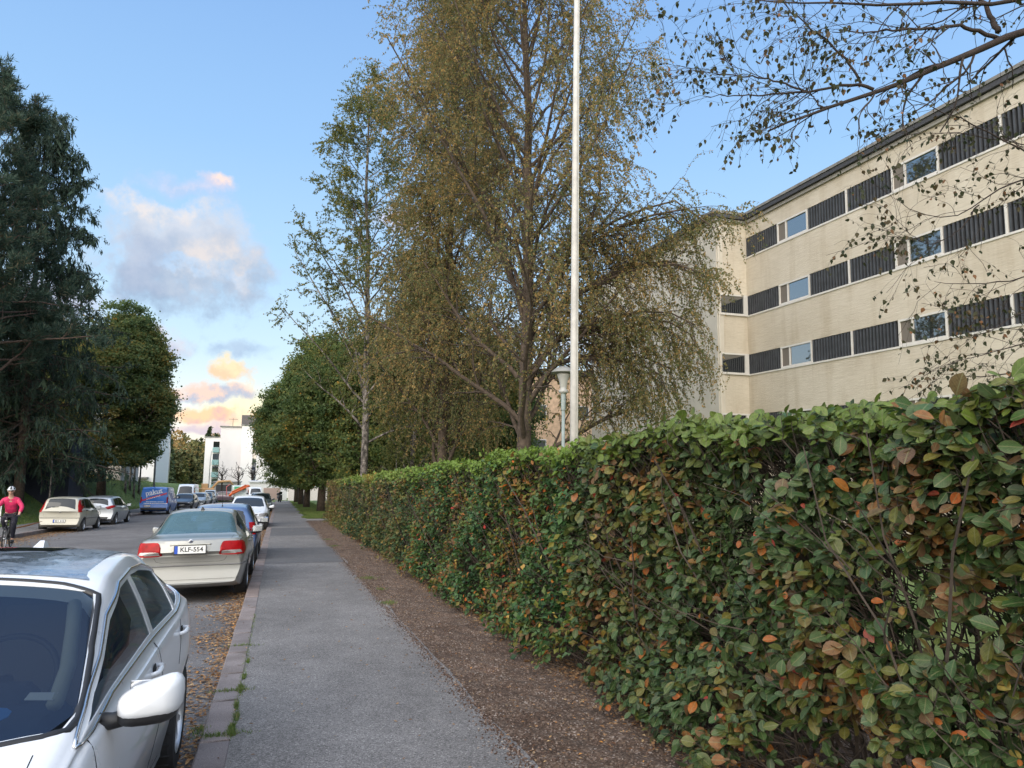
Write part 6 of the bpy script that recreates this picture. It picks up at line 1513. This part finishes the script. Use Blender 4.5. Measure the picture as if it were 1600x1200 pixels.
# local: forward -y
for nm,y in (('front',-.53),('rear',.53)):
    m=MB(); t=np.linspace(0,2*PI,41)[:-1]; P=[(0,y+.335*math.cos(a),.35+.335*math.sin(a)) for a in t]; m.tube(P+[P[0]],.020,8,False); wo=m.obj('wheel',M['rubber'],bk,smooth=True)
    m=MB(); P=[(0,y+.31*math.cos(a),.35+.31*math.sin(a)) for a in t]; m.tube(P+[P[0]],.010,6,False); m.tube([(-.05,y,.35),(.05,y,.35)],.02,8)
    for k in range(18):
        a=2*PI*k/18; m.tube([(.02*(-1)**k,y,.35),(0,y+.31*math.cos(a),.35+.31*math.sin(a))],.0022,3)
    m.obj('rim',M['rim'],wo,smooth=True)
m=MB(); hb=(0,-.42,.93); 
m.tube([(0,-.36,.80),(0,-.34,.68)],.022,8); m.tube([(0,-.34,.72),(0,.05,.30)],.018,8); m.tube([(0,-.36,.79),(0,.22,.78)],.016,8); m.tube([(0,.05,.30),(0,.27,.92)],.016,8)
for s in (-1,1): m.tube([(s*.05,-.35,.68),(s*.055,-.53,.35)],.013,6); m.tube([(s*.02,.22,.78),(s*.05,.53,.35)],.010,6); m.tube([(s*.02,.05,.30),(s*.05,.53,.35)],.010,6)
m.obj('frame',M['black'],bk,smooth=True)
m=MB(); m.tube([(-.31,-.30,.99),(-.22,-.42,1.0),(0,-.43,.97),(.22,-.42,1.0),(.31,-.30,.99)],.014,8); m.tube([(0,-.36,.80),(0,-.43,.97)],.018,8); m.obj('handlebar',M['black'],bk,smooth=True)
m=MB(); m.ell((0,.28,.95),(.08,.14,.035)); m.obj('saddle',M['black'],bk,smooth=True)
m=MB(); m.ell((0,-.48,.86),(.035,.05,.035)); m.obj('headlight',M['clearlens'],bk,smooth=True)
m=MB(); m.tube([(-.05,.05,.30),(.05,.05,.30)],.03,10); m.tube([(.07,.05,.30),(.08,-.06,.18)],.011,6); m.tube([(-.07,.05,.30),(-.08,.16,.42)],.011,6); m.bbox((.12,-.06,.17),(.09,.08,.02),.005); m.bbox((-.12,.16,.43),(.09,.08,.02),.005); m.obj('pedals',M['black'],bk)
pz=thing('person','cyclist in pink jacket, dark trousers and white helmet riding towards the camera','person',(BX,BY,bz),(0,0,yaw))
body_mat=simple('skin_tone',(.50,.30,.22),.55)
# body: one continuous figure from head to feet (clothes over it)
B=[((0,.24,1.02),(.15,.11)),((0,.18,1.16),(.13,.10)),((0,.08,1.34),(.155,.105)),((0,.02,1.48),(.12,.085)),((0,-.03,1.56),.055),((0,-.07,1.64),.06),((0,-.09,1.72),(.078,.095)),((0,-.08,1.80),.07),
   ((.17,.02,1.46),.06),((.30,-.10,1.26),.047),((.285,-.28,1.06),.036),((.28,-.34,1.01),.032),
   ((-.17,.02,1.46),.06),((-.30,-.10,1.26),.047),((-.285,-.28,1.06),.036),((-.28,-.34,1.01),.032),
   ((.10,.22,.96),.09),((.13,-.12,.74),.068),((.12,-.02,.36),.048),((.12,-.01,.24),.038),((.12,-.13,.20),.035),
   ((-.10,.22,.96),.09),((-.13,-.10,.88),.068),((-.12,.14,.60),.048),((-.12,.19,.49),.038),((-.12,.06,.46),.035)]
E=[(0,1),(1,2),(2,3),(3,4),(4,5),(5,6),(6,7),(3,8),(8,9),(9,10),(10,11),(3,12),(12,13),(13,14),(14,15),(0,16),(16,17),(17,18),(18,19),(19,20),(0,21),(21,22),(22,23),(23,24),(24,25)]
body=skin('body',B,E,body_mat,pz)
jm=simple('pink_jacket',(.60,.025,.11),.7,var=.35,vs=9,bs=.9,bscale=16)
J=[((0,.22,1.05),(.175,.13)),((0,.17,1.17),(.165,.125)),((0,.08,1.34),(.185,.13)),((0,.02,1.475),(.14,.10)),((0,-.02,1.545),.068),
   ((.175,.02,1.455),.078),((.315,-.09,1.26),.066),((.29,-.26,1.085),.050),((-.175,.02,1.455),.078),((-.315,-.09,1.26),.066),((-.29,-.26,1.085),.050)]
skin('jacket',J,[(0,1),(1,2),(2,3),(3,4),(3,5),(5,6),(6,7),(3,8),(8,9),(9,10)],jm,pz)
tm=simple('dark_trousers',(.012,.012,.022),.8,var=.2,vs=8)
Tn=[((0,.24,1.00),(.155,.12)),((.10,.22,.96),.105),((.135,-.12,.745),.085),((.12,-.03,.40),.062),((.12,-.01,.29),.052),((-.10,.22,.96),.105),((-.135,-.10,.885),.085),((-.12,.13,.62),.062),((-.12,.18,.53),.052)]
skin('trousers',Tn,[(0,1),(1,2),(2,3),(3,4),(0,5),(5,6),(6,7),(7,8)],tm,pz)
for s,y,z in ((1,-.07,.225),(-1,.12,.48)):
    m=MB(); m.ell((s*.12,y,z),(.05,.14,.05),12,8); m.ell((s*.12,y+.08,z+.05),(.045,.06,.06),10,6); m.obj('shoe',M['black'],pz,smooth=True)
# hands gripping the bar: palm, four fingers, thumb
for s in (-1,1):
    hx,hy,hz=s*.28,-.345,1.0
    nodes=[((hx,hy+.03,hz+.02),.026),((hx,hy-.01,hz+.025),(.036,.020))]; ed=[(0,1)]
    for k in range(4):
        fx=hx+s*(.033-.022*k); b=len(nodes); nodes+=[((fx,hy-.04,hz+.022),.0105),((fx,hy-.065,hz+.0),.0095),((fx,hy-.05,hz-.022),.0085)]; ed+=[(1,b),(b,b+1),(b+1,b+2)]
    b=len(nodes); nodes+=[((hx-s*.045,hy-.0,hz+.005),.012),((hx-s*.052,hy-.03,hz-.015),.010)]; ed+=[(1,b),(b,b+1)]
    skin('hand',nodes,ed,simple('dark_gloves',(.03,.03,.035),.7),pz,1)
# face
m=MB(); m.ell((0,-.185,1.715),(.014,.022,.02),8,6); m.obj('nose',body_mat,pz,smooth=True)
m=MB(); m.tube([(-.022,-.176,1.683),(0,-.182,1.681),(.022,-.176,1.683)],.005,6); m.obj('mouth',simple('lips',(.4,.12,.10),.5),pz)
m=MB(); 
for s in (-1,1): m.ell((s*.034,-.165,1.737),(.026,.012,.016),10,6)
m.tube([(-.07,-.13,1.74),(-.034,-.178,1.742),(.034,-.178,1.742),(.07,-.13,1.74)],.003,5); m.obj('glasses',M['carglass'],pz,smooth=True)
for s in (-1,1):
    m=MB(); m.ell((s*.082,-.085,1.725),(.012,.02,.032),8,6); m.obj('ear',body_mat,pz,smooth=True)
# helmet with vents
def helm():
    m=MB(); n,k=36,9; c=np.array([0,-.085,1.765])
    ph=np.linspace(0,2*PI,n,endpoint=False); V=[];F=[];A=[]
    for i in range(k):
        th=(i/(k-1))*1.62
        for p in ph: V.append(c+np.array([.105*math.sin(th)*math.cos(p),.145*math.sin(th)*math.sin(p),.115*math.cos(th)]))
    V=np.array(V)
    for i in range(k-1):
        for j in range(n): F.append((i*n+j,(i+1)*n+j,(i+1)*n+(j+1)%n,i*n+(j+1)%n))
    mats=np.array([1 if ((j%6) in (2,3,4) and 1<=i<=6) else 0 for i in range(k-1) for j in range(n)])
    F=np.array(F); m.add(V,F[mats==0],None,0); q=MB(); q.add((V-c)*.985+c,F[mats==1])
    o=m.obj('helmet',simple('helmet_white',(.6,.62,.64),.4),pz,smooth=True); q.obj('vents',M['black'],o)
    s_=MB(); s_.tube([(-.09,-.08,1.74),(-.06,-.12,1.66),(0,-.14,1.635),(.06,-.12,1.66),(.09,-.08,1.74)],.006,5); s_.obj('chin_strap',M['black'],o)
helm()
# white reflector arm lying in the grass: thin pale stick marker and roadside posts
for px,Y,h,lab in ((3,30,1.1,'thin pale marker post at the left edge behind the cyclist'),):
    X=atY(px,770,Y)[0]; tag(MB().tube([(X,Y,float(G(Y))-.1),(X+.02,Y,float(G(Y))+h)],.02,6).obj('marker_post',M['white_m']),lab,'post')
X=atY(46,803,34)[0]; tag(MB().tube([(X-.5,34,float(G(34))+.1),(X+.0,34,float(G(34))+.22),(X+.5,33.9,float(G(34))+.38)],[.03,.035,.012],6).obj('broken_branch',M['litter']),'pale broken stick lying in the grass beside the cyclist','branch')
